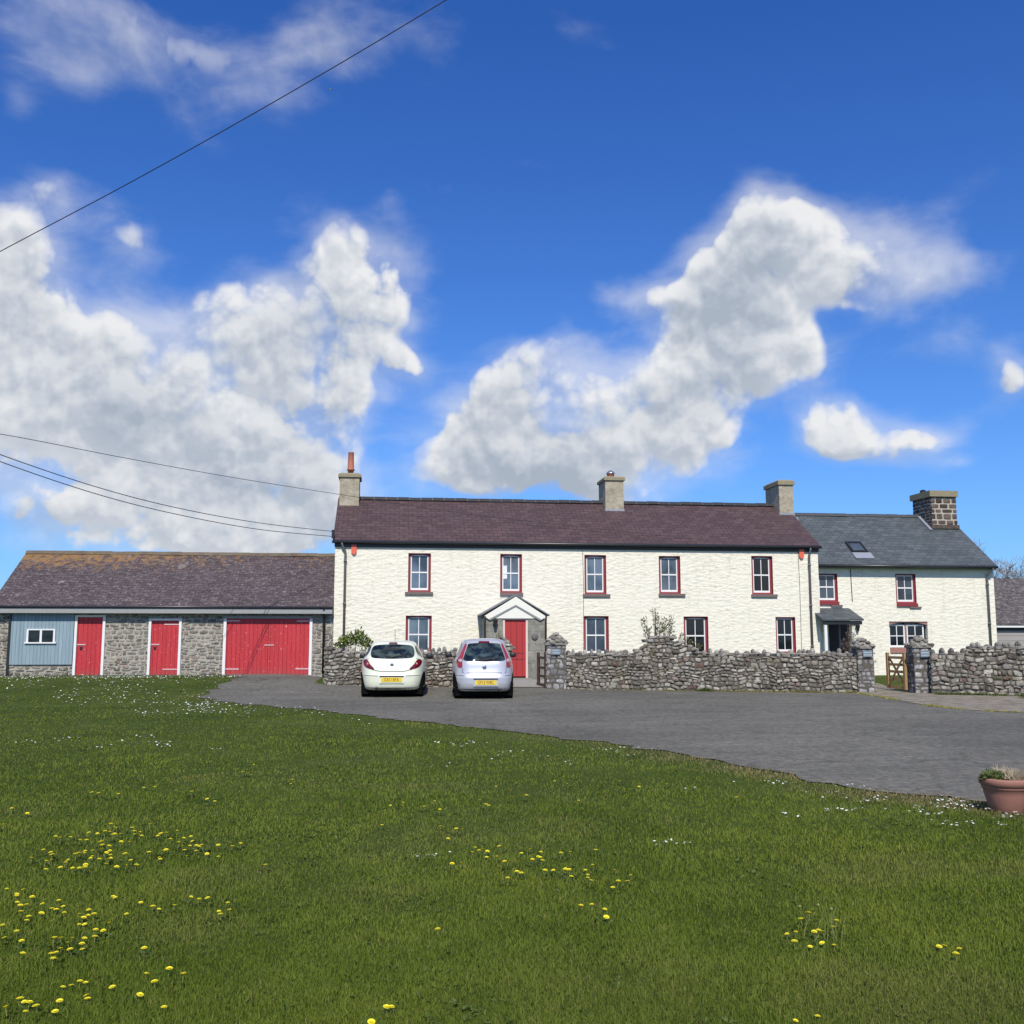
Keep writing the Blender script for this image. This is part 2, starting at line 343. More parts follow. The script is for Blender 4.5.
# ---- irregular stones laid on a rectangle
def stones(mb, org, u, v, n, W, H, sw, sh, ops=(), prot=.05, seed=0, mat=0, topf=None, gap=.12, rowjit=.25, rect=False, warp=0):
    r = random.Random(seed); ph_ = seed*1.7
    def wv(a, b): return warp*min(1, b/.25)*min(1, max(0, (H-b))/.2)*(math.sin(a*2.3+ph_+b*3)+.7*math.sin(a*5.1+ph_*2-b*5)+.4*math.sin(a*11+ph_))
    org = Vector(org); u = Vector(u); v = Vector(v); n = Vector(n)
    z = 0.0
    while z < H-.02:
        h = sh*r.uniform(1-rowjit, 1+rowjit*1.4)
        if z+h > H: h = H-z
        x = -r.uniform(0, sw*.3)
        while x < W:
            w = sw*r.uniform(.5, 1.7)
            if rect: w = sw*r.uniform(.7, 1.5)
            x0 = max(0, x); x1 = min(W, x+w); x += w
            if x1-x0 < .03: continue
            cu = (x0+x1)/2; cv = z+h/2
            if topf and cv > topf(cu): continue
            z0, z1 = z, z+h
            bad = False
            for (a, b, c, d) in ops:
                if x1 > a and x0 < b and z1 > c+.02 and z0 < d-.02:
                    if x0 < a-.05: x1 = a
                    elif x1 > b+.05: x0 = b
                    elif z1 > d+.04 and z0 < d: z0 = d
                    elif z0 < c-.04 and z1 > c: z1 = c
                    else: bad = True
            if bad or x1-x0 < .03 or z1-z0 < .02: continue
            hw = (x1-x0)/2; hh = (z1-z0)/2; cu = (x0+x1)/2; cv = (z0+z1)/2; cv += wv(cu, cv); tlt = warp and (wv(cu+.05, cv)-wv(cu-.05, cv))*10+r.gauss(0, .10)
            if warp: hh *= r.uniform(.75, 1.3)
            dv = 0 if rect else r.uniform(-.15, .15)*hh
            k = 10; p = prot*r.uniform(.35, 1.1); base = []; fr = []; e = 3.2 if not rect else 6
            rr = r.uniform(0, 6.28)
            for i in range(k):
                t = 2*math.pi*(i+.5)/k; cx = math.cos(t); cy = math.sin(t)
                ex = math.copysign(abs(cx)**(2/e), cx); ey = math.copysign(abs(cy)**(2/e), cy)
                j = r.uniform(.86, 1.04) if not rect else r.uniform(.96, 1.0)
                a = ex*(hw-gap*sh*.4)*j; b = ey*(hh-gap*sh*.4)*j+dv
                b += a*tlt
                base.append(org+u*(cu+a)+v*(cv+b)-n*.01)
                fr.append(org+u*(cu+a*.84)+v*(cv+b*.78)+n*(p*r.uniform(.75, 1)))
            ctr = org+u*cu+v*cv+n*(p*1.12)
            fs = [(i, (i+1) % k, k+(i+1) % k, k+i) for i in range(k)]+[(k+i, k+(i+1) % k, 2*k) for i in range(k)]
            mb.add(base+fr+[ctr], fs, mat=mat, a=r.random())
        z += h

def lump(mb, c, sx, sy, sz, r, mat=0, a=None, nu=7, nv=5, sq=2.6):
    c = Vector(c); vs = []; fs = []
    for i in range(nv+1):
        ph = -math.pi/2+math.pi*i/nv; cp = math.cos(ph); sp = math.sin(ph)
        cp_ = abs(cp)**(2/sq); sp_ = math.copysign(abs(sp)**(2/sq), sp)
        for j in range(nu):
            t = 2*math.pi*j/nu; q = r.uniform(.85, 1.08)
            vs.append(c+Vector((sx*cp_*math.copysign(abs(math.cos(t))**(2/sq), math.cos(t))*q, sy*cp_*math.sin(t)*q, sz*sp_*r.uniform(.92, 1.05))))
    for i in range(nv):
        for j in range(nu): fs.append((i*nu+j, i*nu+(j+1) % nu, (i+1)*nu+(j+1) % nu, (i+1)*nu+j))
    mb.add(vs, fs, mat=mat, a=r.random() if a is None else a)

# ---- wall face with openings, facing -y
def face_front(mb, x0, x1, z0, z1, y, ops, rev=.2, mat=0, revmat=None):
    xs = sorted({x0, x1, *[o[0] for o in ops], *[o[1] for o in ops]}); xs = [x for x in xs if x0 <= x <= x1]
    zs = sorted({z0, z1, *[o[2] for o in ops], *[o[3] for o in ops]}); zs = [z for z in zs if z0 <= z <= z1]
    for i in range(len(xs)-1):
        for j in range(len(zs)-1):
            cx = (xs[i]+xs[i+1])/2; cz = (zs[j]+zs[j+1])/2
            if any(o[0] < cx < o[1] and o[2] < cz < o[3] for o in ops): continue
            mb.add([(xs[i], y, zs[j]), (xs[i+1], y, zs[j]), (xs[i+1], y, zs[j+1]), (xs[i], y, zs[j+1])], [(0, 1, 2, 3)], mat=mat)
    rm = mat if revmat is None else revmat
    for (a, b, c, d) in ops:
        mb.add([(a, y, c), (b, y, c), (b, y, d), (a, y, d), (a, y+rev, c), (b, y+rev, c), (b, y+rev, d), (a, y+rev, d)],
               [(0, 4, 5, 1), (1, 5, 6, 2), (2, 6, 7, 3), (3, 7, 4, 0)], mat=rm)
def shell(mb, x0, x1, y0, y1, z0, ze, zr, mat=0):     # sides, back and gables of a gabled block
    ym = (y0+y1)/2
    mb.add([(x1, y0, z0), (x1, y1, z0), (x1, y1, ze), (x1, ym, zr), (x1, y0, ze)], [(0, 1, 2, 3, 4)], mat=mat)
    mb.add([(x0, y0, z0), (x0, y1, z0), (x0, y1, ze), (x0, ym, zr), (x0, y0, ze)], [(4, 3, 2, 1, 0)], mat=mat)
    mb.add([(x0, y1, z0), (x1, y1, z0), (x1, y1, ze), (x0, y1, ze)], [(3, 2, 1, 0)], mat=mat)
def gable_roof(mb, x0, x1, yf, yb, ze, zr, th=.07):
    ym = (yf+yb)/2; n = max(1, int((x1-x0)/1.2)); r = random.Random(int(x0*10)); xs = [x0+(x1-x0)*i/n for i in range(n+1)]
    sag = [r.uniform(-.012, .012) for _ in xs]
    prof = lambda s: [(yf, ze+s), (yf+(ym-yf)*.5, (ze+zr)/2+s*2), (ym, zr+s), (ym+(ym-yf)*.5, (ze+zr)/2+s), (yb, ze), (yb, ze-th), (ym, zr-th), (yf, ze-th)]
    vs = []; fs = []
    for x, s in zip(xs, sag): vs += [(x, y, z) for y, z in prof(s)]
    for i in range(n):
        for j in range(8): fs.append((i*8+j, i*8+(j+1) % 8, (i+1)*8+(j+1) % 8, (i+1)*8+j))
    fs.append((0, 1, 6, 7)); fs.append((1, 2, 3, 6)[:4]); fs.append((3, 4, 5, 6))
    o = n*8; fs.append((o+7, o+6, o+1, o)); fs.append((o+6, o+3, o+2, o+1)); fs.append((o+6, o+5, o+4, o+3))
    mb.add(vs, fs)
def ridge(mb, x0, x1, y, z, step=.45):
    x = x0; r = random.Random(5)
    while x < x1-.05:
        xe = min(x1, x+step-.02); dz = r.uniform(-.008, .008)
        mb.prism([(x, y-.15, z-.07+dz), (x, y-.10, z+.02+dz), (x, y, z+.06+dz), (x, y+.10, z+.02+dz), (x, y+.15, z-.07+dz)][::-1], (xe-x, 0, 0), mat=0)
        mb.prism([(xe, y-.152, z-.06+dz), (xe, y, z+.068+dz), (xe, y+.152, z-.06+dz)][::-1], (.035, 0, 0), mat=1)
        x += step

def window(parent, x0, x1, z0, z1, y, gl, frame=None, fw=.095, rows=(1, 1), cols=2, arch=0, sill=None, sillx=None, rec=.09, glaz=.028, split=.5, sillh=.1):
    frame = frame or M['red_frame']
    f = MB(); ya, yb = y+rec, y+rec+.07
    f.box(x0, x0+fw, ya, yb, z0, z1); f.box(x1-fw, x1, ya, yb, z0, z1)
    f.box(x0+fw, x1-fw, ya, yb, z0, z0+fw*.75)
    if arch:
        pts = [(x0+fw, ya, z1-fw*.5-arch), (x0+fw, ya, z1)]; pts = []
        n = 8
        for i in range(n+1):
            t = i/n; x = x0+fw+(x1-x0-2*fw)*t; pts.append((x, ya, z1-fw*.55-arch*(2*t-1)**2))
        pts += [(x1-fw, ya, z1), (x0+fw, ya, z1)]
        f.prism(pts, (0, .07, 0))
    else: f.box(x0+fw, x1-fw, ya, yb, z1-fw*.6, z1)
    # painted reveals
    f.box(x0-.001, x0+.012, y-.004, ya, z0, z1); f.box(x1-.012, x1+.001, y-.004, ya, z0, z1); f.box(x0+.012, x1-.012, y-.004, ya, z1-.012, z1+.001)
    w = f.build('window', frame, parent)
    a0, a1 = x0+fw, x1-fw; b0, b1 = z0+fw*.75, z1-fw*.6; zm = b0+(b1-b0)*split
    s = MB(); ys, ye = ya+.02, ya+.055; st = .042
    s.box(a0, a0+st, ys, ye, b0, b1); s.box(a1-st, a1, ys, ye, b0, b1); s.box(a0+st, a1-st, ys, ye, b0, b0+.075)
    s.box(a0+st, a1-st, ys, ye, b1-.04, b1); s.box(a0+st, a1-st, ys-.006, ye, zm-.025, zm+.025)
    for k in range(1, cols):
        xc = a0+(a1-a0)*k/cols; s.box(xc-glaz/2, xc+glaz/2, ys+.004, ye-.004, b0+.075, zm-.025); s.box(xc-glaz/2, xc+glaz/2, ys+.004, ye-.004, zm+.025, b1-.04)
    s.build('sash', M['white'], w)
    MB().box(a0+.01, a1-.01, ye-.02, ye-.012, b0+.02, b1-.02).build('pane', gl, w)
    if sill:
        sx0, sx1 = sillx or (x0-.08, x1+.08)
        MB().box(sx0, sx1, y-.07, y+rec, z0-sillh, z0-.002).build('sill', sill, w)
    return w

def gutter_tube(parent, x0, x1, y, z, mat, r=.055):
    t = MB(); t.tube([(x0, y, z), (x1, y, z)], r, 8); return t.build('gutter', mat, parent, True)
def downpipe(parent, x, y, ztop, zbot, mat, gy, xt=None, r=.042):
    xt = x if xt is None else xt
    t = MB(); t.tube([(xt, gy, ztop), (xt, gy, ztop-.06), (x, y, ztop-.32), (x, y, ztop-.4), (x, y, zbot)], r, 8)
    for z in np.arange(ztop-.6, zbot+.3, -1.5): t.tube([(x, y, z), (x, y, z-.08)], r*1.35, 8)
    return t.build('downpipe', mat, parent, True)

F = 35.7                      # front of the farmhouse
# ================================================================ FARMHOUSE
hx0 = on(334, 600, F)[0]; hx1 = on(819.5, 600, F)[0]
YE = F-.13; YRm = F+3.0
ze = (on(340, 540.4, YE)[1]+on(810, 544.6, YE)[1])/2
zr = (on(400, 499, YRm)[1]+on(700, 503.5, YRm)[1])/2
print('house', hx0, hx1, ze, zr)
GH = .0
house = thing('farmhouse', 'long whitewashed two storey farmhouse with purple slate roof and three rendered chimneys', 'house', ((hx0+hx1)/2, F, g(5, F)))
up_px = [(408.2, 430.8, 553.2, 591.8, 405, 433), (500.2, 522, 554, 592.7, 500, 523), (584.5, 606.2, 555, 594, 582.8, 610), (659, 680.4, 556, 593.6, 658.5, 685), (751.7, 772.8, 556, 594.3, 751, 777)]
lo_px = [(405.6, 431.6, 615.6, 654, None, None), (584, 608.8, 616, 655, None, None), (684, 708.4, 616.5, 655.5, None, None), (776, 795.7, 617, 653, None, None)]
wins = []
for (a, b, c, d, e, f_) in up_px+lo_px:
    ym = (c+d)/2
    wins.append((on(a, ym, F)[0], on(b, ym, F)[0], on((a+b)/2, d, F)[1], on((a+b)/2, c, F)[1], on(e, d, F)[0] if e else None, on(f_, d, F)[0] if e else None))
ops = [w[:4] for w in wins]
mb = MB(); face_front(mb, hx0, hx1, -.3, ze+.05, F, ops, .22); shell(mb, hx0, hx1, F, F+6, -.3, ze+.05, zr-.05)
mb.build('wall', M['whitewash'], house)
gl_list = ['glasspale', 'glasspale', 'glasspale', 'glasspale', 'glassdark', 'glasspale', 'glassmid', 'glassdark', 'glassdark']
for i, w in enumerate(wins):
    up = i < 5
    window(house, *w[:4], F, M[gl_list[i]], arch=.035 if i not in (8,) else .0, sill=M['sill'] if up or i == 8 else None,
           sillx=(w[4], w[5]) if up else None, fw=.085 if i != 8 else .075, split=.5)
# paper notice behind the pane of the window above the porch
w = wins[1]; nx, nz = on(505.5, 571, F)
MB().box(nx-.07, nx+.07, F+.116, F+.119, nz-.27, nz+.2).build('paper_notice', M['paper'], house)
M['purple'] = slate('purple_slate', [(.066, .038, .038), (.112, .066, .064), (.060, .042, .046), (.18, .12, .11)], ks=1.82, mort=(.022, .014, .016), rh=.22, bw=.34)
mb = MB(); gable_roof(mb, hx0-.08, hx1+.05, YE, F+6.22, ze, zr); mb.build('roof', M['purple'], house)
mb = MB(); ridge(mb, hx0-.05, hx1, YRm, zr); mb.build('ridge_tiles', [simple('ridge_blue', (.022, .024, .029), .75, var=.25), simple('ridge_joint', (.16, .16, .16), .8)], house)
gutter_tube(house, hx0-.1, hx1+.07, YE-.03, ze-.07, M['gutter'], .055)
MB().box(hx0-.02, hx1+.02, F-.05, F-.004, ze-.24, ze-.03).build('fascia_board', M['dark'], house)
px_, _ = on(344.5, 600, F); downpipe(house, px_, F-.07, ze-.1, .1, M['pipe'], YE-.03, xt=px_-.12)
px_, _ = on(810, 600, F); downpipe(house, px_, F-.07, ze-.1, .1, M['pipe'], YE-.03, xt=px_+.02)
for (a, b) in ((354, 549.5), (801, 554)):
    x, z = on(a, b, F); MB().prism([(x-.09, F-.07, z+.17), (x-.09, F-.07, z-.10), (x-.03, F-.07, z-.18), (x+.03, F-.07, z-.18), (x+.09, F-.07, z-.10), (x+.09, F-.07, z+.17)], (0, .068, 0)).build('alarm_box', M['orange'], house)
for a in (583, 799.6):
    x, _ = on(a, 600, F); MB().tube([(x, F-.012, ze-.25), (x+.02, F-.012, ze-1.5), (x, F-.012, .3)], .009, 5).build('wall_cable', M['pipe'], house)

def chimney(parent, pxl, pxr, pytop, pycap, pybase, yc, depth, mat, capmat, matidx='chimney', overh=.06):
    yf = yc-depth/2
    xa, zt = on(pxl, pytop, yf); xb, _ = on(pxr, pytop, yf); zc = on(pxl, pycap, yf)[1]; zb = on(pxl, pybase, yf)[1]
    c = MB(); c.box(xa, xb, yf, yf+depth, zb-1.0, zc); o = c.build('chimney', mat, parent)
    k = MB(); k.box(xa-overh, xb+overh, yf-overh, yf+depth+overh, zc+.002, zt-.06)
    k.prism([(xa-overh+.02, yf-overh+.02, zt-.06), (xb+overh-.02, yf-overh+.02, zt-.06), (xb-.02, yf+.05, zt), (xa+.02, yf+.05, zt)], (0, depth-.06, 0))
    k.build('chimney_cap', capmat, o)
    zfl = zb
    MB().box(xa-.03, xb+.03, yf-.03, yf+.05, zfl-.12, zfl+.13).box(xa-.09, xb+.12, yf-.14, yf-.02, zfl-.16, zfl-.06).build('flashing', M['lead'], o)
    return o, (xa, xb, yf, zb, zc, zt)
capm = simple('cap_concrete', (.27, .235, .15), .9, var=.3, vscale=8)
c1, q = chimney(house, 340, 359.5, 472.5, 477, 509.5, YRm, 1.15, M['render'], capm)
xc = on(350.8, 470, YRm-.3)[0]; pz = q[5]
H = on(350.8, 452.5, YRm-.3)[1]-pz
MB().lathe([(.10, -.03), (.115, .12), (.15, .13), (.15, .17), (.125, .19), (.105, H-.02), (.115, H), (.08, H), (.08, H-.05)], (xc, YRm-.3, pz), 20).build('chimney_pot', M['terracotta'], c1, True)
c2, q = chimney(house, 605.2, 623.3, 476, 480.3, 512.5, YRm, 1.25, M['render'], capm)
xc = on(610.5, 474, YRm-.3)[0]
MB().lathe([(.14, -.03), (.14, .10), (.15, .12), (.15, .14)], (xc, YRm-.3, q[5]), 18).build('chimney_pot', M['terracotta'], c2, True)
MB().lathe([(.17, .13), (.17, .17), (.10, .24), (.02, .29)], (xc, YRm-.3, q[5]), 18).build('cowl', M['steel'], c2, True)
c3, q = chimney(house, 778.7, 792.6, 479.5, 484.8, 516, YRm, 1.45, M['render'], capm)

# ---- front porch (part of the farmhouse)
PF = F-1.25
def P(px, py): return on(px, py, PF)
pxl, _ = P(484.5, 640); pxr, _ = P(545, 640); zt = P(515, 618)[1]; ax, az = P(515.6, 596); elx, elz = P(480.5, 615.5); erx, erz = P(549.3, 616)
dx0, dx1 = P(503, 650)[0], P(528, 650)[0]; dz0, dz1 = P(515, 678)[1], P(515, 618.4)[1]
po = MB(); face_front(po, pxl, pxr, -.1, dz1, PF, [(dx0, dx1, dz0, dz1-.0001)], .18)
po.box(pxl, pxl+.25, PF+.19, F-.002, -.1, dz1); po.box(pxr-.25, pxr, PF+.19, F-.002, -.1, dz1)
porch = po.build('porch', M['porchstone'], house)
gw = MB(); gw.prism([(pxl+.05, PF-.03, dz1), (pxr-.05, PF-.03, dz1), (ax, PF-.03, az-.12)], (0, .1, 0)); gw.build('gable_panel', M['cream'], porch)
bb = MB()
for sx, ex, ez in ((-1, elx, elz), (1, erx, erz)):
    ex2 = ex-sx*.12
    bb.prism([(ex2, PF-.075, ez-.02), (ax, PF-.075, az-.02), (ax, PF-.075, az-.31), (ex2-sx*.16, PF-.075, ez-.13)][::sx], (0, .035, 0))
    bb.prism([(ex2-sx*.16, PF-.06, ez-.15), (ax, PF-.06, az-.315), (ax, PF-.06, az-.355), (ex2-sx*.22, PF-.06, ez-.16)][::sx], (0, .025, 0), mat=1)
bb.build('barge_board', [M['cream'], M['fascia']], porch)
pr = MB()
for sx, ex, ez in ((-1, elx, elz), (1, erx, erz)):
    pr.prism([(ex, PF-.1, ez), (ax, PF-.1, az+.005), (ax, PF-.1, az+.05), (ex, PF-.1, ez+.045)][::sx], (0, F-PF+.09, 0))
M['cottslate'] = slate('blue_slate', [(.060, .072, .080), (.105, .122, .132), (.07, .085, .088), (.17, .185, .19)], ks=1.82, mort=(.025, .03, .034), rh=.22, bw=.34)
pr.build('porch_roof', simple('porch_slate', (.17, .185, .20), .6, var=.25, vscale=8), porch)
dd = MB().box(dx0+.07, dx1-.07, PF+.08, PF+.13, dz0+.05, dz1-.05)
door = dd.build('door', M['porchdoor'], porch)
zl = P(515, 653)[1]
MB().box(dx0+.12, dx1-.12, PF+.07, PF+.079, zl-.015, zl+.015).box(dx0+.12, dx1-.12, PF+.07, PF+.079, zl-.22, zl-.19).build('door_rail', M['red_frame'], door)
MB().tube([(dx0+.2, PF+.04, zl+.1), (dx0+.32, PF+.04, zl+.1)], .018, 6).build('handle', M['chrome'], door)
MB().box(dx0, dx0+.07, PF+.03, PF+.12, dz0, dz1).box(dx1-.07, dx1, PF+.03, PF+.12, dz0, dz1).box(dx0+.07, dx1-.07, PF+.03, PF+.12, dz1-.05, dz1).build('door_frame', simple('frame_pink', (.72, .55, .50), .6), porch)
MB().box(dx0-.1, dx1+.1, PF-.3, PF-.003, -.1, dz0).build('doorstep', M['concrete'], porch)
x, z = P(534.7, 636.7); MB().lathe([(.115, 0), (.115, -.03), (.09, -.045)], (x, PF-.001, z), 24, 'y').build('plaque', simple('plaque_grey', (.13, .12, .12), .7), porch, True)
x, z = P(495, 622); MB().lathe([(.02, .12), (.10, .06), (.085, .03), (.045, -.16), (.015, -.19)], (x, PF-.16, z), 6).box(x-.015, x+.015, PF-.16, PF, z+.1, z+.13).build('wall_lantern', M['dark'], porch)
for a in (484.8, 545.6):
    x, z = P(a, 617); MB().tube([(x, PF-.12, z+.02), (x, PF-.05, z-.15), (x, PF-.05, .1)], .035, 8).build('downpipe', M['gutter'], porch, True)

# ================================================================ COTTAGE
FC = F+.55; YEc = FC-.28; YRc = FC+2.9
cx0 = hx1+.003; cx1 = on(996, 620, FC)[0]
zec = (on(830, 563.5, YEc)[1]+on(985, 565, YEc)[1])/2; zrc = (on(800, 514.3, YRc)[1]+on(905, 516, YRc)[1])/2
print('cottage', cx0, cx1, zec, zrc)
cott = thing('cottage', 'whitewashed two storey cottage with blue grey slate roof and big dark stone chimney', 'house', ((cx0+cx1)/2, FC, .1))
def C(px, py): return on(px, py, FC)
cw = []
for (a, b, c, d, e, f_) in [(817.5, 837.6, 573.7, 601.5, 816, 842), (895.8, 916, 574, 603.2, 895, 920.7), (889.5, 928, 622, 647.5, 890, 908)]:
    ym = (c+d)/2; cw.append((max(cx0+.05, C(a, ym)[0]), C(b, ym)[0], C(a, d)[1], C(b, c)[1], C(e, d)[0], C(f_, d)[0]))
cdx0, cdx1 = C(829, 640)[0], C(852, 640)[0]; cdz = C(840, 622)[1]
mb = MB(); face_front(mb, cx0, cx1, -.3, zec+.05, FC, [w[:4] for w in cw]+[(cdx0, cdx1, .15, cdz)], .25); shell(mb, cx0, cx1, FC, FC+5.8, -.3, zec+.05, zrc-.05)
mb.build('wall', M['whitewash'], cott)
for i in (0, 1):
    w = cw[i]; window(cott, *w[:4], FC, M['glassmid'], fw=.08, sill=M['red_frame'], sillx=(w[0], w[1]+.02), sillh=.12, split=.52, rec=.07)
    x0_ = w[0] if i == 0 else w[4]
    MB().box(w[1]-.3, w[5], FC-.06, FC-.004, w[2]-.19, w[2]-.125).build('sill_slab', M['sill'], cott)
w = cw[2]; xm = (w[0]+w[1])/2-.06
wf = MB(); wf.box(w[0], w[1], FC-.003, FC+.10, w[3]-.001, w[3]+.02)
pts = [(w[0]+(w[1]-w[0])*i/10, FC+.02, w[3]-.12*(2*i/10-1)**2+.0) for i in range(11)]+[(w[1], FC+.02, w[3]+.0), (w[0], FC+.02, w[3]+.0)]
wf.prism(pts, (0, .1, 0)); wf.box(xm-.035, xm+.035, FC+.10, FC+.18, w[2], w[3]-.03)
big = wf.build('window', simple('lintel_red', (.30, .17, .16), .7), cott)
for (a, b) in ((w[0]+.03, xm-.035), (xm+.035, w[1]-.10)):
    s = MB(); z0_, z1_ = w[2]+.01, w[3]-.10; st = .055; ys = FC+.12
    s.box(a, a+st, ys, ys+.04, z0_, z1_); s.box(b-st, b, ys, ys+.04, z0_, z1_); s.box(a+st, b-st, ys, ys+.04, z0_, z0_+.07); s.box(a+st, b-st, ys, ys+.04, z1_-.05, z1_)
    c_ = (a+b)/2; s.box(c_-.016, c_+.016, ys+.003, ys+.03, z0_+.07, z1_-.05); zc_ = (z0_+z1_)/2; s.box(a+st, c_-.016, ys+.006, ys+.03, zc_-.016, zc_+.016); s.box(c_+.016, b-st, ys+.006, ys+.03, zc_-.016, zc_+.016)
    s.build('sash', M['white'], big); MB().box(a+.02, b-.02, ys+.022, ys+.027, z0_+.03, z1_-.03).build('pane', M['glassdark'], big)
MB().box(w[0], w[0]+1.0, FC-.05, FC+.1, w[2]-.2, w[2]-.003).build('sill', M['pinksill'], big)
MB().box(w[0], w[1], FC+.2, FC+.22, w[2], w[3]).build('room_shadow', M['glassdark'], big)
mb = MB(); gable_roof(mb, cx0-.0, cx1-.03, YEc, FC+6.08, zec, zrc); mb.build('roof', M['cottslate'], cott)
mb = MB(); ridge(mb, cx0+.1, cx1-.1, YRc, zrc); mb.build('ridge_tiles', [simple('ridge_grey', (.05, .055, .06), .6, var=.25), simple('ridge_joint2', (.14, .14, .14), .8)], cott)
gutter_tube(cott, cx0+.05, cx1+.0, YEc-.03, zec-.08, M['gutter'], .055)
MB().box(cx0+.02, cx1, FC-.2, FC-.004, zec-.17, zec-.08).build('soffit', M['fascia'], cott)
x, _ = C(988.5, 620); downpipe(cott, x, FC-.07, zec-.1, .1, M['pipe'], YEc-.03, xt=x+.12)
x, _ = C(851, 590); MB().tube([(x, FC-.015, zec-.1), (x+.02, FC-.015, zec-1.0), (x+.03, FC-.015, 2.9)], .014, 5).build('wall_cable', M['dark'], cott)
# skylight
sl = (zrc-zec)/(YRc-YEc)
def roofpt(px, py):   # intersection with front slope
    d = ray(px, py); t = (zec-CAMZ-(YEc)*sl)/(d.z-d.y*sl); p = CAM+d*t; return p
p0, p1, p2, p3 = [roofpt(*q_) for q_ in ((846.6, 543.2), (861.5, 543.2), (866, 553), (850.5, 553))]
nn = Vector((0, -sl, 1)).normalized()
xa, xb = (p0.x+p3.x)/2, (p1.x+p2.x)/2
def slopebox(mb, xa, xb, ya, yb, h0, h1, **k):
    f0 = lambda x, y, h: Vector((x, y, zec+(y-YEc)*sl))+nn*h
    vs = [f0(x, y, h) for h in (h0, h1) for x, y in ((xa, ya), (xb, ya), (xb, yb), (xa, yb))]
    mb.add(vs, [(0, 3, 2, 1), (4, 5, 6, 7), (0, 1, 5, 4), (1, 2, 6, 5), (2, 3, 7, 6), (3, 0, 4, 7)], **k)
m_ = MB(); ya, yb = p2.y, p0.y
slopebox(m_, xa, xb, ya, ya+.06, .0, .09); slopebox(m_, xa, xb, yb-.06, yb, .0, .09); slopebox(m_, xa, xa+.06, ya+.06, yb-.06, .0, .09); slopebox(m_, xb-.06, xb, ya+.06, yb-.06, .0, .09)
skl = m_.build('skylight', M['dark'], cott)
m_ = MB(); slopebox(m_, xa+.06, xb-.06, ya+.06, yb-.06, .0, .06); m_.build('pane', M['glassmid'], skl)
m_ = MB(); slopebox(m_, xa-.02, xb+.1, ya-.35, ya-.005, .0, .03); m_.build('flashing', M['lead'], skl)
# big stone chimney
dep = 1.5; yf = YRc-dep/2-.2
xa, zt_ = on(930.3, 490.5, yf); xb, _ = on(956.5, 490.5, yf); zc_ = on(930, 496.5, yf)[1]; zb_ = on(930, 524.5, yf)[1]
ch = MB(); ch.box(xa+.04, xb-.04, yf+.04, yf+dep, zb_-1.0, zc_, mat=1)
stones(ch, (xa, yf+.04, zb_-.0), (1, 0, 0), (0, 0, 1), (0, -1, 0), xb-xa, zc_-zb_, .34, .22, prot=.035, seed=4, rect=True, gap=.16, rowjit=.2)
stones(ch, (xa+.04, yf+dep, zb_-.2), (0, -1, 0), (0, 0, 1), (-1, 0, 0), dep, zc_-zb_+.2, .28, .13, prot=.05, seed=5, gap=.2)
ch.box(xa-.02, xb+.04, yf-.02, yf+.5, zb_-.16, zb_-.002, mat=0)
cho = ch.build('chimney', [M['darkstone'], M['whitemortar']], cott, attr=True)
MB().box(xa-.06, xb+.03, yf-.05, yf+dep+.05, zc_+.003, zt_).build('chimney_cap', capm, cho)
MB().lathe([(.12, 0), (.12, .10), (.05, .14)], (xa+.1, yf+dep*.5, zt_), 12).build('flue_cap', M['dark'], cho)
m_ = MB(); slopebox(m_, xa-.14, xa-.02, yf-.05, YRc, .0, .05); m_.build('flashing', M['lead'], cho)
# canopy over cottage door
CF = FC-1.1
ca = on(821.5, 619, CF); cb_ = on(864, 619, CF); zt1 = C(835, 608)[1]
k = MB(); k.prism([(ca[0], CF-.1, ca[1]), (ca[0], FC-.003, zt1), (ca[0], FC-.003, zt1-.07), (ca[0], CF-.1, ca[1]-.06)], (cb_[0]-ca[0]-.05, 0, 0))
can = k.build('canopy', M['cottslate'], cott)
MB().box(ca[0]+.02, cb_[0]-.1, CF-.05, CF+.03, ca[1]-.2, ca[1]-.065).build('beam', M['dark'], can)
post = MB(); x, _ = on(826, 640, CF); post.box(x-.05, x+.05, CF-.03, CF+.05, 0, ca[1]-.2); post.build('post', M['white'], can)
x, _ = on(856.5, 640, CF)
post = MB(); post.box(x-.15, x+.13, CF, CF+.25, 0, ca[1]-.2); post.build('post', M['whitewash'], can)
MB().lathe([(.02, .12), (.09, .06), (.08, .02), (.04, -.14), (.01, -.17)], (x+.03, CF-.1, on(857, 627, CF)[1]), 6).build('wall_lantern', M['dark'], can)
MB().box(cdx0, cdx1, FC+.15, FC+.2, .15, cdz).build('door', simple('dark_door', (.02, .012, .014), .5), cott)
MB().box(cdx0+.28, cdx0+.33, FC-.3, FC-.24, .15, cdz-.05).build('porch_prop', simple('grey_prop', (.2, .19, .18), .7), cott)

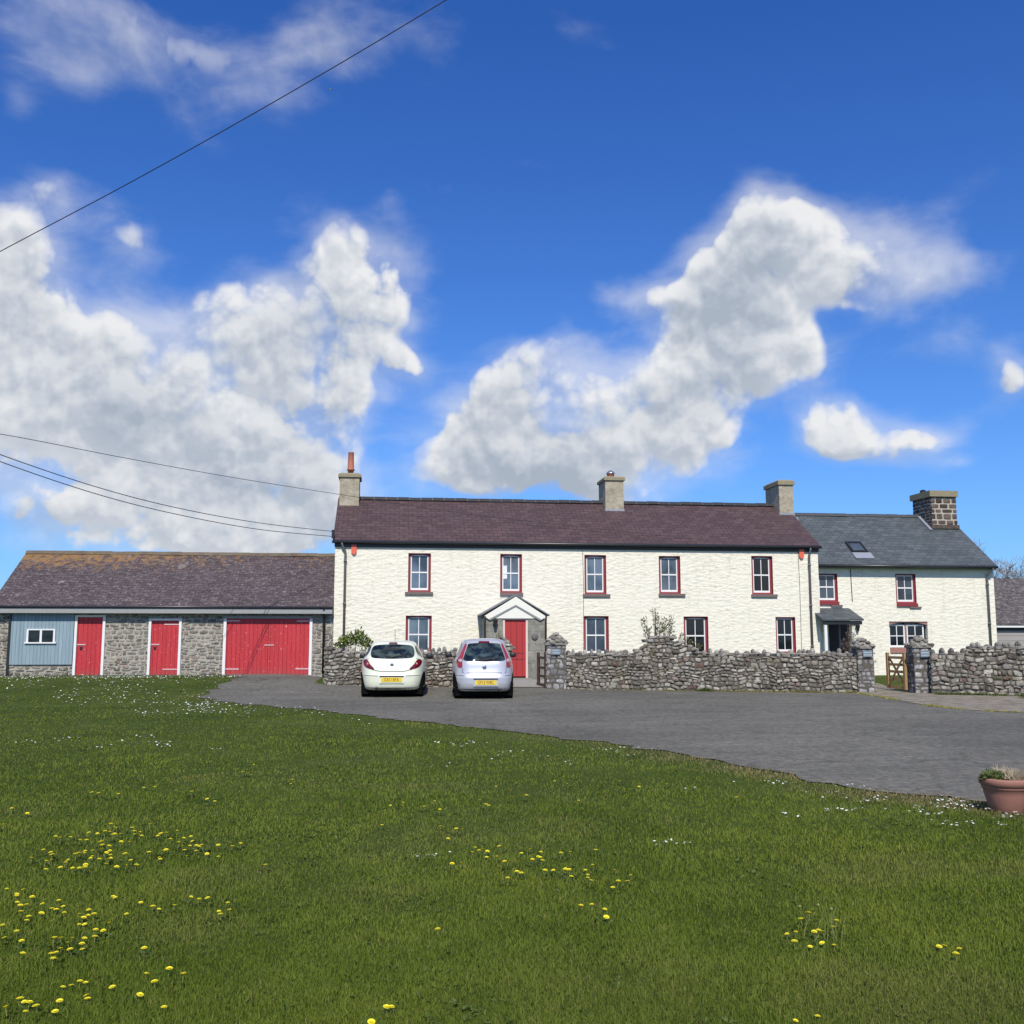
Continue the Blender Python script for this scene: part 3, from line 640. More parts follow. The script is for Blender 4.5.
# ================================================================ BARN
bx0 = on(-8, 640, F)[0]; bx1 = hx0-.02; FB = F
YEb = F-.25; YRb = F+2.9
zeb = (on(0, 605.8, YEb)[1]+on(330, 606.2, YEb)[1])/2; zrb = (on(30, 551.5, YRb)[1]+on(325, 555.5, YRb)[1])/2
print('barn', bx0, bx1, zeb, zrb)
barn = thing('stone_barn', 'long low stone barn with red doors, blue boarding and lichened slate roof', 'barn', ((bx0+bx1)/2, F, .28))
def B(px, py): return on(px, py, FB)
zt_w = B(100, 612)[1]
gz = .27
zdt = B(100, 616)[1]
opsb = []
def px_open(a, b, top, bot, y=645):
    return (B(a, y)[0], B(b, y)[0], B((a+b)/2, bot)[1], B((a+b)/2, top)[1])
blue = px_open(9.5, 74.5, 613, 664, 640)
d1 = px_open(73.8, 104.5, 615, 673.5); d2 = px_open(148, 181, 618.5, 673.5); gd = px_open(223.0, 312, 616, 673)
opsb = [(blue[0], blue[1], blue[2], zeb+.05), (d1[0], d1[1], gz-.4, d1[3]), (d2[0], d2[1], gz-.4, d2[3]), (gd[0], gd[1], gz-.4, gd[3])]
opsb[0] = (blue[0], d1[0], blue[2], blue[3])
mb = MB(); face_front(mb, bx0, bx1, -.3, zeb+.05, FB+.03, opsb, .25, mat=1); shell(mb, bx0, bx1, FB+.03, F+5.8, -.3, zeb+.05, zrb-.05, mat=1)
sops = [(a-bx0, b-bx0, c+.1, d+.1) for a, b, c, d in opsb]
stones(mb, (bx0, FB+.03, -.1), (1, 0, 0), (0, 0, 1), (0, -1, 0), bx1-bx0, zeb-.06+.1, .22, .11, ops=sops, prot=.03, seed=21, mat=0, gap=.16, rowjit=.4, warp=.022)
stones(mb, (bx0, FB+5.8, -.1), (0, -1, 0), (0, 0, 1), (-1, 0, 0), 5.77, zeb-.06+.1, .24, .105, prot=.045, seed=22, mat=0, gap=.22)
mb.build('wall', [M['barnstone'], M['barnmortar']], barn, attr=True)
M['barnslate'] = slate('old_slate', [(.058, .040, .044), (.115, .084, .086), (.072, .056, .056), (.17, .14, .135)], ks=1.8, speck=.55, mort=(.02, .017, .018), lichen=1, zr=zrb, rh=.16, bw=.24)
mb = MB(); gable_roof(mb, bx0-.06, bx1+.0, YEb, F+6.05, zeb, zrb); mb.build('roof', M['barnslate'], barn)
mb = MB(); ridge(mb, bx0-.05, bx1, YRb, zrb, .5)
mb.build('ridge_tiles', [simple('ridge_lichen', (.14, .11, .075), .85, var=.7, vscale=3), simple('ridge_joint3', (.2, .17, .1), .8)], barn)
gutter_tube(barn, bx0-.08, bx1-.0, YEb-.05, zeb-.035, M['gutter'], .042)
MB().box(bx0, bx1-.01, YEb-.035, YEb+.0, zeb-.25, zeb-.085).build('fascia_board', M['fascia'], barn)
# blue boarding with window
wx0, wx1, wz0, wz1 = px_open(27, 55.5, 629, 643.5, 636)
bl = MB(); face_front(bl, blue[0]+.04, d1[0]-.02, blue[2]-.02, blue[3]+.03, FB-.03, [(wx0, wx1, wz0, wz1)], .08)
bd = bl.build('boarding', M['bluebrd'], barn)
wm = (wx0+wx1)/2; wf = MB()
wf.box(wx0-.0, wx0+.06, FB-.06, FB, wz0, wz1); wf.box(wx1-.06, wx1, FB-.06, FB, wz0, wz1); wf.box(wm-.035, wm+.035, FB-.055, FB, wz0+.05, wz1-.04)
wf.box(wx0+.06, wx1-.06, FB-.06, FB, wz1-.04, wz1); wf.box(wx0-.05, wx1+.05, FB-.09, FB+.02, wz0-.0, wz0+.045)
wn = wf.build('window', M['white'], barn); MB().box(wx0+.03, wx1-.03, FB-.02, FB-.01, wz0+.02, wz1-.02).build('pane', M['glassdark'], wn)
MB().tube([(blue[0]+.0, FB-.06, zeb-.3), (blue[0]-.0, FB-.06, .25)], .04, 6).build('downpipe', M['gutter'], barn)
hw = simple('hinge_pale', (.62, .42, .42), .5)
def bdoor(o, name, hinges, latchx=None):
    dm = MB(); dm.box(o[0]+.09, o[1]-.09, FB+.05, FB+.10, gz+.01, o[3]-.07)
    d = dm.build('door', M['reddoor'], barn)
    MB().box(o[0]+.0, o[0]+.085, FB-.03, FB+.12, gz-.1, o[3]-.001).box(o[1]-.085, o[1]-.0, FB-.03, FB+.12, gz-.1, o[3]-.001).box(o[0]+.085, o[1]-.085, FB+.0, FB+.12, o[3]-.07, o[3]-.001).build('door_frame', M['white'], d)
    for hx, hz, lx in hinges: MB().box(min(hx, hx+lx), max(hx, hx+lx), FB+.035, FB+.049, hz-.02, hz+.02).build('hinge', hw, d)
    if latchx: MB().box(latchx, latchx+.28, FB+.03, FB+.049, gz+1.02, gz+1.06).box(latchx+.1, latchx+.18, FB+.02, FB+.049, gz+.88, gz+.97, mat=1).build('latch', [hw, M['dark']], d)
    return d
bdoor(d1, 'door', [], d1[0]+.09)
bdoor(d2, 'door', [(d2[1]-.09, gz+.2, -.5), (d2[1]-.09, d2[3]-.2, -.5)], d2[0]+.09)
# garage: two leaves
gm = (gd[0]+gd[1])/2
for k_, (a, b) in enumerate(((gd[0]+.10, gm-.006), (gm+.006, gd[1]-.10))):
    d = MB().box(a, b, FB+.05, FB+.10, gz+.0, gd[3]-.09).build('garage_door', M['reddoor'], barn)
    for hz in (gz+.2, gd[3]-.17):
        lx = .45; hx = a if k_ == 0 else b-lx
        MB().box(hx, hx+lx, FB+.035, FB+.049, hz-.022, hz+.022).build('hinge', hw, d)
    if k_ == 1: MB().box(a-.12, a+.2, FB+.03, FB+.049, gz+1.0, gz+1.035).build('latch', hw, d)
MB().box(gd[0], gd[0]+.095, FB-.03, FB+.12, gz-.1, gd[3]-.09).box(gd[1]-.095, gd[1], FB-.03, FB+.12, gz-.1, gd[3]-.09).box(gd[0]+.0, gd[1]-.0, FB-.02, FB+.12, gd[3]-.088, gd[3]-.001, mat=1).build('garage_frame', [M['white'], M['fascia']], barn)
x, _ = B(323.5, 650); MB().tube([(x, YEb-.04, zeb-.1), (x+.0, FB-.08, zeb-.3), (x, FB-.08, .3)], .045, 8).build('downpipe', M['gutter'], barn, True)
MB().box(d1[0], gd[1]+.2, FB-.14, FB-.02, gz-.2, gz-.005).build('threshold', M['concrete'], barn)

# ================================================================ SHED at the right
FS = F+2.2; sx0 = on(990, 600, FS)[0]; sx1 = sx0+7
zes = on(1010, 623.5, FS-.15)[1]; zrs = on(1010, 578.5, FS+2.6)[1]
shed = thing('timber_shed', 'low outbuilding with mossy slate roof and weathered horizontal boards beside the cottage', 'shed', ((sx0+sx1)/2, FS, .1))
mb = MB(); face_front(mb, sx0, sx1, -.2, zes-.28, FS, [], .1); shell(mb, sx0, sx1, FS+.001, FS+5.2, -.2, zes, zrs-.05); mb.build('wall', M['greybrd'], shed)
MB().box(sx0, sx1, FS-.0, FS+.15, zes-.28, zes-.03).build('eaves_gap', M['dark'], shed)  # solid black strip standing in for the shade under the eaves
MB().box(sx0-.02, sx1, FS-.2, FS-.15, zes-.16, zes-.05).build('fascia_board', M['white'], shed)
M['shedslate'] = slate('shed_slate', [(.06, .05, .05), (.13, .11, .105), (.09, .08, .075), (.19, .17, .16)], ks=1.8, speck=.85)
mb = MB(); gable_roof(mb, sx0-.05, sx1+.1, FS-.22, FS+5.4, zes, zrs); mb.build('roof', M['shedslate'], shed)

# ================================================================ GARDEN WALLS
def gpt(px, depth):   # ground point on pixel column at a given view depth
    k_ = (px-512)/FPX*(depth*math.cos(PITCH)-CAMZ*math.sin(PITCH)); p = FH*depth+RT*k_; return Vector((p.x, p.y, 0))
def wdepth(px): return 30.9-(px-330)/(862-330)*2.2 if px < 862 else 28.7-(px-862)/(1024-862)*1.5
def rubble_wall(name, label, pa, pb, da, db, h, topf=None, seed=1, cop=True, sw=.16, sh=.092, copf=None, coph=.17, extra=None):
    A = gpt(pa, da); Bp = gpt(pb, db); u = (Bp-A); W = u.length; u.normalize(); n = Vector((u.y, -u.x, 0)); th = .42
    root = thing(name, label, 'wall', tuple((A+Bp)/2))
    mb = MB(); z0 = -.12; core = []
    tf = topf or (lambda t: h)
    nseg = max(4, int(W/.35))
    for i in range(nseg):
        t0, t1 = W*i/nseg, W*(i+1)/nseg; h0, h1 = tf(t0)-.03, tf(t1)-.03
        q = [A+u*t0, A+u*t1, A+u*t1-n*th, A+u*t0-n*th]
        vs = [p_+Vector((0, 0, z0)) for p_ in q]+[q[0]+Vector((0, 0, h0)), q[1]+Vector((0, 0, h1)), q[2]+Vector((0, 0, h1)), q[3]+Vector((0, 0, h0))]
        mb.add(vs, [(4, 5, 6, 7), (0, 1, 5, 4), (2, 3, 7, 6)]+([(3, 0, 4, 7)] if i == 0 else [])+([(1, 2, 6, 5)] if i == nseg-1 else []), mat=1)
    Hm = max(tf(W*i/40) for i in range(41))
    stones(mb, A+Vector((0, 0, z0)), u, (0, 0, 1), n, W, Hm-z0, sw, sh, prot=.055, seed=seed, topf=lambda t: tf(t)-z0-.0, gap=.06, rowjit=.4, warp=.035)
    stones(mb, Bp-n*th+Vector((0, 0, z0)), -u, (0, 0, 1), -n, W, Hm-z0, sw*1.3, sh*1.3, prot=.06, seed=seed+50, topf=lambda t: tf(W-t)-z0, gap=.1)
    r = random.Random(seed+9)
    for s_ in range(2):        # ends
        o_ = A if s_ == 0 else Bp-n*th
        stones(mb, (o_-n*th if s_ == 0 else Bp)+Vector((0, 0, z0)), n if s_ == 0 else -n, (0, 0, 1), -u if s_ == 0 else u, th, tf(0 if s_ == 0 else W)-z0, .2, .14, prot=.04, seed=seed+70+s_)
    mb.build('stonework', [M['rubble'], M['mortar']], root, smooth=False, attr=True)
    if cop:
        c = MB(); t = .06
        while t < W-.05:
            if copf and not copf(t): t += .2; continue
            ww = r.uniform(.045, .095); hh = coph*r.uniform(.6, 1.25); p_ = A+u*t-n*(th*.5+r.uniform(-.04, .06))+Vector((0, 0, tf(t)))
            lump(c, (p_.x, p_.y, p_.z+hh*.38), ww, .13, hh*.62, r, sq=2.1, nu=8)
            t += ww*2+r.choice([-.02, .0, .02, .06, .12])
        # flat bedding stones under the uprights
        t = 0
        while t < W:
            w_ = r.uniform(.12, .3); p_ = A+u*(t+w_/2)-n*(th/2)
            lump(c, (p_.x, p_.y, tf(min(W, t+w_/2))+.01), w_*.52, th*.56, .05, r, sq=4, nu=8); t += w_
        c.build('coping', M['coping'], root, smooth=False, attr=True)
    return root, A, u, n, W
rubble_wall('garden_wall', 'rubble garden wall behind the two parked cars with a few upright coping stones', 324, 494, 31.0, 30.2, 1.06,
            topf=lambda t: 1.08+.22*lin(1-t/.55), seed=31, copf=lambda t: t > .6)
Wm = (gpt(862, 28.75)-gpt(566, 29.9)).length
def hump(t):
    x = 566+(858-566)*t/Wm
    hz = 1.05
    a = .50*min(lin((x-636)/14), lin((706-x)/26))
    return hz+a*(.82 if x > 676 else 1)
rubble_wall('garden_wall', 'long rubble garden wall with upright coping stones and a raised hump, right of the porch', 566, 858, 29.9, 28.85, 1.05, topf=hump, seed=41,
            copf=lambda t: hump(t) < 1.09)
Wr = (gpt(1075, 26.6)-gpt(932, 28.1)).length
def rtop(t):
    x = 932+(1075-932)*t/Wr
    return 1.07+.20*lin((x-970)/2)
rubble_wall('garden_wall', 'tall mossy rubble wall right of the open wooden gate', 932, 1075, 28.1, 26.7, 1.07, topf=rtop, seed=51, sw=.17, sh=.10)

def pier(label, pa, pb, depth, ztop, zap, name='gate_pier', sign=None, dp=.55, seed=1):
    A = gpt(pa, depth); Bq = gpt(pb, depth); u = Bq-A; W = u.length; u.normalize(); n = Vector((u.y, -u.x, 0))
    root = thing(name, label, 'gate pier', tuple((A+Bq)/2))
    m_ = MB(); c = (A+Bq)/2-n*dp/2
    def cyl(z0, z1, s0, s1, mat):
        vs = []
        for z, s_ in ((z0, s0), (z1, s1)):
            for a, b in ((-1, 1), (1, 1), (1, -1), (-1, -1)): vs.append(c+u*(a*W/2*s_)+n*(b*dp/2*s_)+Vector((0, 0, z)))
        m_.add(vs, [(0, 1, 5, 4), (1, 2, 6, 5), (2, 3, 7, 6), (3, 0, 4, 7), (4, 5, 6, 7), (3, 2, 1, 0)], mat=mat)
    cyl(-.15, ztop, .97, .97, 1)
    for o_, uu, nn_, ww in ((A+Vector((0,0,0)), u, n, W), (Bq, -n, u, dp), (A-n*dp, n, -u, dp), (Bq-n*dp, -u, -n, W)):
        stones(m_, o_+Vector((0, 0, -.15))-nn_*.02, uu, (0, 0, 1), nn_, ww, ztop+.15, .19, .13, prot=.028, seed=seed+int(ww*100), gap=.02, warp=.012, rowjit=.4)
    m_.build('shaft', [M['pier'], M['mortar']], root, attr=True)
    m_ = MB(); r = random.Random(seed)
    # rough pyramid cap of piled stones
    hcap = zap-ztop; cyl(ztop, ztop+.06, 1.12, 1.14, 0); cyl(ztop+.06, zap-.05, 1.0, .2, 0)
    for i in range(46):
        t = r.random()**1.3; s_ = (1-t)*1.0+.1
        a, b = r.uniform(-1, 1), r.choice([-1, 1])
        if r.random() < .5: a, b = b, a
        p_ = c+u*(a*W/2*s_)+n*(b*dp/2*s_)+Vector((0, 0, ztop+.06+t*hcap*.85))
        lump(m_, p_, r.uniform(.05, .1), r.uniform(.05, .1), r.uniform(.03, .055), r, nu=7)
    m_.build('cap', M['coping'], root, attr=True)
    if sign:
        sx, sz = sign; s_ = MB(); o_ = A+u*(sx-.13)+n*.045
        hs = .085
        def pl(a0, a1, z0, z1, d0, d1, mat):
            s_.prism([o_+u*a0+n*d1+Vector((0, 0, z0)), o_+u*a1+n*d1+Vector((0, 0, z0)), o_+u*a1+n*d1+Vector((0, 0, z1)), o_+u*a0+n*d1+Vector((0, 0, z1))], n*(d0-d1), mat=mat)
        pl(0, .26, sz-hs, sz+hs, 0, .02, 0)
        for zz in (.035, -.035):      # two rows of small pale lettering, not readable in the photo
            a = .03
            while a < .22:
                l_ = r.uniform(.012, .03); pl(a, a+l_, sz+zz-.014, sz+zz+.014, .02, .023, 1); a += l_+.008
        s_.build('name_plate', [M['slateplate'], simple('plate_text', (.42, .5, .56), .6)], root)
    return root, A, Bq, u, n
pier('rough stone gate pier partly hidden by the silver car, left of the porch gate', 493, 511.5, 30.05, 1.17, 1.55, seed=3)
pier('rough stone gate pier with slate name plate, right of the porch gate', 546.5, 566.5, 29.9, 1.33, 1.66, sign=(.28, 1.14), seed=4)
pier('grey stone gate pier with small plate, left of the open wooden gate', 859, 875.3, 28.75, 1.24, 1.50, sign=(.27, 1.10), seed=5)
_, PA, PB, pu, pn = pier('grey stone gate pier with slate plate, right of the open wooden gate', 915.5, 934, 28.3, 1.27, 1.56, sign=(.3, 1.10), seed=6)

# wooden gate, open inwards
gdep = 28.95
hpt = PA-pn*.45-pu*.06; fpt = gpt(888.3, 29.7); gu = (fpt-hpt); gL = gu.length; gu.normalize(); gn = Vector((gu.y, -gu.x, 0))
gate = thing('wooden_gate', 'brown five bar wooden gate with crossed braces standing open between stone piers', 'gate', tuple(hpt))
def gbar(m_, t0, z0, t1, z1, w, d, off=0):
    p0 = hpt+gu*t0+Vector((0, 0, z0))+gn*off; p1 = hpt+gu*t1+Vector((0, 0, z1))+gn*off
    t = (p1-p0).normalized(); s_ = t.cross(gn).normalized()*w/2; b = gn*d/2
    m_.add([p0-s_-b, p0+s_-b, p0+s_+b, p0-s_+b, p1-s_-b, p1+s_-b, p1+s_+b, p1-s_+b], [(0, 1, 2, 3), (7, 6, 5, 4), (0, 4, 5, 1), (1, 5, 6, 2), (2, 6, 7, 3), (3, 7, 4, 0)])
m_ = MB(); gbar(m_, .05, .08, .05, 1.12, .09, .075); m_.build('hinge_post', M['wood'], gate)
m_ = MB(); gbar(m_, gL-.04, .08, gL-.04, 1.12, .085, .075); m_.build('latch_post', M['wood'], gate)
for z in (.14, .36, .58, .78, .98): m_ = MB(); gbar(m_, .095, z, gL-.085, z, .075, .03); m_.build('rail', M['wood'], gate)
for a, b in ((.16, .96), (.96, .16)): m_ = MB(); gbar(m_, .1, a, gL-.09, b, .06, .024, .03 if a < b else -.03); m_.build('brace', M['wood'], gate)
# dark porch gate
h2 = gpt(546, 30.1); f2 = gpt(538.5, 31.0); gu = (f2-h2); gL = gu.length; gu.normalize(); gn = Vector((gu.y, -gu.x, 0)); hpt = h2
g2 = thing('wooden_gate', 'dark weathered wooden gate seen almost edge on in front of the porch', 'gate', tuple(h2))
m_ = MB(); gbar(m_, .0, .0, .0, 1.12, .09, .09); m_.build('hinge_post', M['oldwood'], g2)
m_ = MB(); gbar(m_, gL, .05, gL, 1.1, .09, .08); m_.build('latch_post', M['oldwood'], g2)
for z in (.15, .4, .65, .95): m_ = MB(); gbar(m_, .05, z, gL-.05, z, .07, .03); m_.build('rail', M['oldwood'], g2)

# small stone pedestal inside the gate
pp = gpt(871, 32.5); ped = thing('stone_pedestal', 'pale stepped stone pedestal just inside the wooden gate', 'pedestal', tuple(pp))
MB().box(pp.x-.14, pp.x+.14, pp.y, pp.y+.3, 0, .75).build('base', M['porchstone'], ped)
MB().box(pp.x-.2, pp.x+.2, pp.y-.05, pp.y+.35, .752, .82).box(pp.x-.12, pp.x+.12, pp.y+.02, pp.y+.28, .822, 1.02).box(pp.x-.18, pp.x+.18, pp.y-.03, pp.y+.33, 1.022, 1.08).build('top', M['render'], ped)

# ================================================================ PLANTS
def leaves(mb, c, rad, n, size, r, up=.3, asp=2.2):
    for _ in range(n):
        while True:
            q = Vector((r.uniform(-1, 1), r.uniform(-1, 1), r.uniform(-1, 1)))
            if q.length < 1: break
        p = Vector(c)+Vector((q.x*rad[0], q.y*rad[1], q.z*rad[2]))
        d = Vector((r.gauss(0, 1), r.gauss(0, 1), r.gauss(up, 1))).normalized(); s_ = d.cross(Vector((r.gauss(0, 1), r.gauss(0, 1), r.gauss(0, 1)))).normalized()
        l = size*r.uniform(.6, 1.3); w = l/asp
        mb.add([p-s_*w*.2, p+d*l*.5-s_*w*.5, p+d*l, p+d*l*.5+s_*w*.5], [(0, 1, 2, 3)], a=r.random())
def bushy(name, label, cat, px, depth, pts, leafm, base, size=.07, n=120, stems=True, seed=0):
    r = random.Random(seed); root = thing(name, label, cat, tuple(gpt(px, depth)))
    st = MB(); lf = MB(); b0 = gpt(px, depth)
    for (x, y, rx, rz) in pts:
        p_ = gpt(x, depth); z = on_depth(x, y, depth); c = Vector((p_.x, p_.y, z))
        mid = (b0+c)/2+Vector((r.uniform(-.1, .1), 0, .1)); st.tube([b0+Vector((r.uniform(-.1, .1), r.uniform(-.1, .1), 0)), mid, c+Vector((0, 0, rz))], [.018, .012, .004], 5)
        for q in range(4):
            e = c+Vector((r.uniform(-rx, rx), r.uniform(-.2, .2), r.uniform(0, rz*1.4))); st.tube([mid, e], [.007, .003], 4)
        leaves(lf, c, (rx, .25, rz), int(n*rx*rz*18), size, r)
    st.build('stems', M['stem'], root); lf.build('foliage', leafm, root, attr=True); return root
def on_depth(px, py, depth):
    d = ray(px, py); t = depth/(d.dot(FH)); return CAM.z+d.z*t
bushy('shrub', 'bright green leafy shrub behind the wall at the farmhouse corner', 'shrub', 354, 32.6,
      [(342, 641, .16, .2), (349, 640, .2, .25), (357, 637, .2, .28), (364, 641, .18, .22), (369, 644, .12, .15), (337, 646, .12, .12)], M['leaf'], None, .11, 210, seed=2)
bushy('shrub', 'sparse grey green climbing shrub above the raised hump of the wall', 'shrub', 661, 31.4,
      [(645, 622, .10, .18), (648, 632, .12, .2), (657, 621, .12, .25), (660, 630, .16, .3), (666, 626, .12, .3), (672, 622, .10, .22), (673, 633, .12, .2), (683, 636, .1, .15), (656, 612, .06, .12)], M['leafdry'], None, .085, 130, seed=3)
bushy('shrub', 'olive bush leaning on the wall hump below the dark window', 'shrub', 694, 30.3, [(690, 643, .16, .16), (698, 646, .14, .14)], M['leafdry'], None, .07, 160, seed=6)
bushy('climbing_plant', 'bare brown climbing plant on the right post of the cottage canopy', 'plant', 853, 33.6,
      [(850, 640, .1, .3), (853, 632, .12, .25), (856, 642, .2, .3), (846, 645, .12, .25), (862, 645, .15, .12)], M['leafbrown'], None, .06, 130, seed=4)
bushy('shrub', 'variegated pale green plant beside the pier cap in front of the porch', 'shrub', 502, 31.0, [(499, 637, .12, .14), (506, 641, .12, .12)], M['leafdry'], None, .07, 150, seed=8)

# bare tree far behind the shed
tp = gpt(1008, 60); tree = thing('bare_tree', 'leafless twiggy tree behind the outbuilding at the right edge', 'tree', tuple(tp))
tr = MB(); tw = MB(); r = random.Random(77)
def branch(p, d, l, rad, lev):
    q = p+d*l; mid = (p+q)/2+Vector((r.uniform(-1, 1), r.uniform(-1, 1), 0))*l*.06
    (tr if lev < 2 else tw).tube([p, mid, q], [rad, rad*.85, rad*.65], 5 if lev < 3 else 3, cap=False)
    if lev >= 6: return
    for _ in range(3 if lev < 5 else 2):
        nd = (d+Vector((r.gauss(0, .5), r.gauss(0, .5), r.gauss(.08, .3)))).normalized()
        branch(mid+(q-mid)*r.uniform(.3, 1), nd, l*r.uniform(.6, .82), max(.011, rad*.55), lev+1)
for k_, (ox, lean) in enumerate(((0, -.15), (.7, .1), (-.6, -.25), (1.6, .1))):
    branch(tp+Vector((ox, r.uniform(-.5, .5), 0)), Vector((lean, 0, 1)).normalized(), 2.55, .13, 0)
tr.build('trunk', M['treebark'], tree); tw.build('crown', M['treebark'], tree)

# terracotta pot
pc = ongr(1007, 812); kx = math.hypot(pc[0], pc[1]); sP = .222
pot = thing('flower_pot', 'terracotta pot with dry straw and a little green plant at the lawn edge', 'flower pot', (pc[0], pc[1], 0), local=True)
MB().lathe([(.125, -.01), (.145, .02), (.185, .16), (.197, .215), (.205, .22), (.205, .228), (.212, .245), (.222, .25), (.228, .30), (.222, .31), (.200, .31), (.195, .27)], (0, 0, 0), 40).build('bowl', M['potclay'], pot, True)
MB().lathe([(.196, .24), (.196, .268), (.0, .285)], (0, 0, 0), 24).build('soil', M['soil'], pot)
m_ = MB(); r = random.Random(5)
for _ in range(420):
    a = r.uniform(0, 6.28); rr = .17*math.sqrt(r.random()); p = Vector((abs(rr*math.cos(a))*1.0-.045+.02, rr*math.sin(a), .30)); d = Vector((r.gauss(.25, .45), r.gauss(0, .45), r.uniform(.5, 1))).normalized(); l = r.uniform(.07, .15)
    s_ = Vector((d.y, -d.x, .1)).normalized()*.003; m_.add([p-s_, p+s_, p+d*l*.6+s_*.8+Vector((.008, 0, 0)), p+d*l+Vector((.012, 0, -.01))], [(0, 1, 2, 3)], a=r.random())
m_.build('dry_straw', M['straw'], pot, attr=True)
m_ = MB(); leaves(m_, (-.14, -.03, .33), (.11, .09, .045), 520, .028, r, .6); leaves(m_, (-.20, .0, .31), (.06, .06, .04), 160, .026, r, .3)
m_.build('green_plant', M['sage'], pot, attr=True)

# ================================================================ CARS
def catm(pts, n=6, closed=True):
    out = []; k = len(pts)
    for i in range(k):
        p0, p1, p2, p3 = [Vector(pts[(i+j) % k]) for j in (-1, 0, 1, 2)]
        for s_ in range(n):
            t = s_/n; out.append(.5*((2*p1)+(-p0+p2)*t+(2*p0-5*p1+4*p2-p3)*t*t+(-p0+3*p1-3*p2+p3)*t**3))
    return out
def planar_patch(poly, step=.06):
    bm = bmesh.new(); bm.faces.new([bm.verts.new((p[0], 0, p[1])) for p in poly])
    xs = [p[0] for p in poly]; zs = [p[1] for p in poly]
    for lo, hi, nrm, ax in ((min(xs), max(xs), (1, 0, 0), 0), (min(zs), max(zs), (0, 0, 1), 2)):
        t = lo+step
        while t < hi:
            c = [0, 0, 0]; c[ax] = t; bmesh.ops.bisect_plane(bm, geom=bm.verts[:]+bm.edges[:]+bm.faces[:], plane_co=c, plane_no=nrm); t += step
    vs = [v.co.copy() for v in bm.verts]; idx = {v: i for i, v in enumerate(bm.verts)}
    fs = [tuple(idx[v] for v in f.verts) for f in bm.faces]; bm.free(); return vs, fs
class Car:
    def __init__(s, sl, n=4.6):
        s.sl = sl; s.n = n
    def at(s, z):
        sl = s.sl
        if z <= sl[0][0]: return sl[0][1:]
        for i in range(len(sl)-1):
            if sl[i][0] <= z <= sl[i+1][0]:
                a, b = sl[i], sl[i+1]; t = (z-a[0])/(b[0]-a[0]); o = sl[max(0, i-1)]; e = sl[min(len(sl)-1, i+2)]
                out = []
                for k in (1, 2, 3):
                    h = b[0]-a[0]
                    sa = (b[k]-o[k])/(b[0]-o[0]) if i > 0 else (b[k]-a[k])/h
                    sb = (e[k]-a[k])/(e[0]-a[0]) if i < len(sl)-2 else (b[k]-a[k])/h
                    m0 = (b[k]-a[k])/h
                    if m0 == 0: sa = sb = 0
                    else:
                        sa = max(min(sa/m0, 3), 0)*m0; sb = max(min(sb/m0, 3), 0)*m0
                    out.append((2*t**3-3*t*t+1)*a[k]+(t**3-2*t*t+t)*h*sa+(-2*t**3+3*t*t)*b[k]+(t**3-t*t)*h*sb)
                return out
        return sl[-1][1:]
    def rear(s, x, z, off=.007):
        r_, f_, w = s.at(z); yc = (r_+f_)/2; Lh = (f_-r_)/2; q = max(0, 1-min(.999, abs(x)/w)**s.n)**(1/s.n); return Vector((x, yc-Lh*q-off, z))
    def front(s, x, z, off=.007):
        p = s.rear(x, z, 0); r_, f_, w = s.at(z); return Vector((x, r_+f_-p.y+off, z))
    def side(s, y, z, sg, off=.006):
        r_, f_, w = s.at(z); yc = (r_+f_)/2; Lh = (f_-r_)/2; q = max(0, 1-min(.999, abs(y-yc)/Lh)**s.n)**(1/s.n); return Vector((sg*(w*q+off), y, z))
    def body(s, mb, nz=60, na=120):
        z0, z1 = s.sl[0][0], s.sl[-1][0]; vs = []; fs = []
        for i in range(nz+1):
            z = z0+(z1-z0)*(1-(1-i/nz)**1.5); r_, f_, w = s.at(z); yc = (r_+f_)/2; Lh = (f_-r_)/2
            for j in range(na):
                t = 2*math.pi*j/na; c, d = math.cos(t), math.sin(t)
                vs.append((w*math.copysign(abs(c)**(2/s.n), c), yc+Lh*math.copysign(abs(d)**(2/s.n), d), z))
        for i in range(nz):
            for j in range(na): fs.append((i*na+j, i*na+(j+1) % na, (i+1)*na+(j+1) % na, (i+1)*na+j))
        fs.append(tuple(range(na))[::-1]); fs.append(tuple(nz*na+j for j in range(na))); mb.add(vs, fs)
    def patch(s, poly, fn, step=.06):
        vs, fs = planar_patch(poly, step); return [fn(v.x, v.z) for v in vs], fs
    def strip(s, pts, width, fn):     # thin line following the surface
        m_ = MB(); v = [Vector((p[0], p[1])) for p in pts]; vs = []
        for i, p in enumerate(v):
            t = (v[min(i+1, len(v)-1)]-v[max(i-1, 0)]).normalized(); nrm = Vector((-t.y, t.x))*width/2
            for q in (p+nrm, p-nrm): vs.append(fn(q.x, q.y))
        return vs, [(2*i, 2*i+1, 2*i+3, 2*i+2) for i in range(len(v)-1)]
def lerp_pts(pts, n=8):
    out = []
    for a, b in zip(pts[:-1], pts[1:]):
        for i in range(n): out.append((a[0]+(b[0]-a[0])*i/n, a[1]+(b[1]-a[1])*i/n))
    out.append(pts[-1]); return out
def mirror(p): return [(-a, b) for a, b in p][::-1]
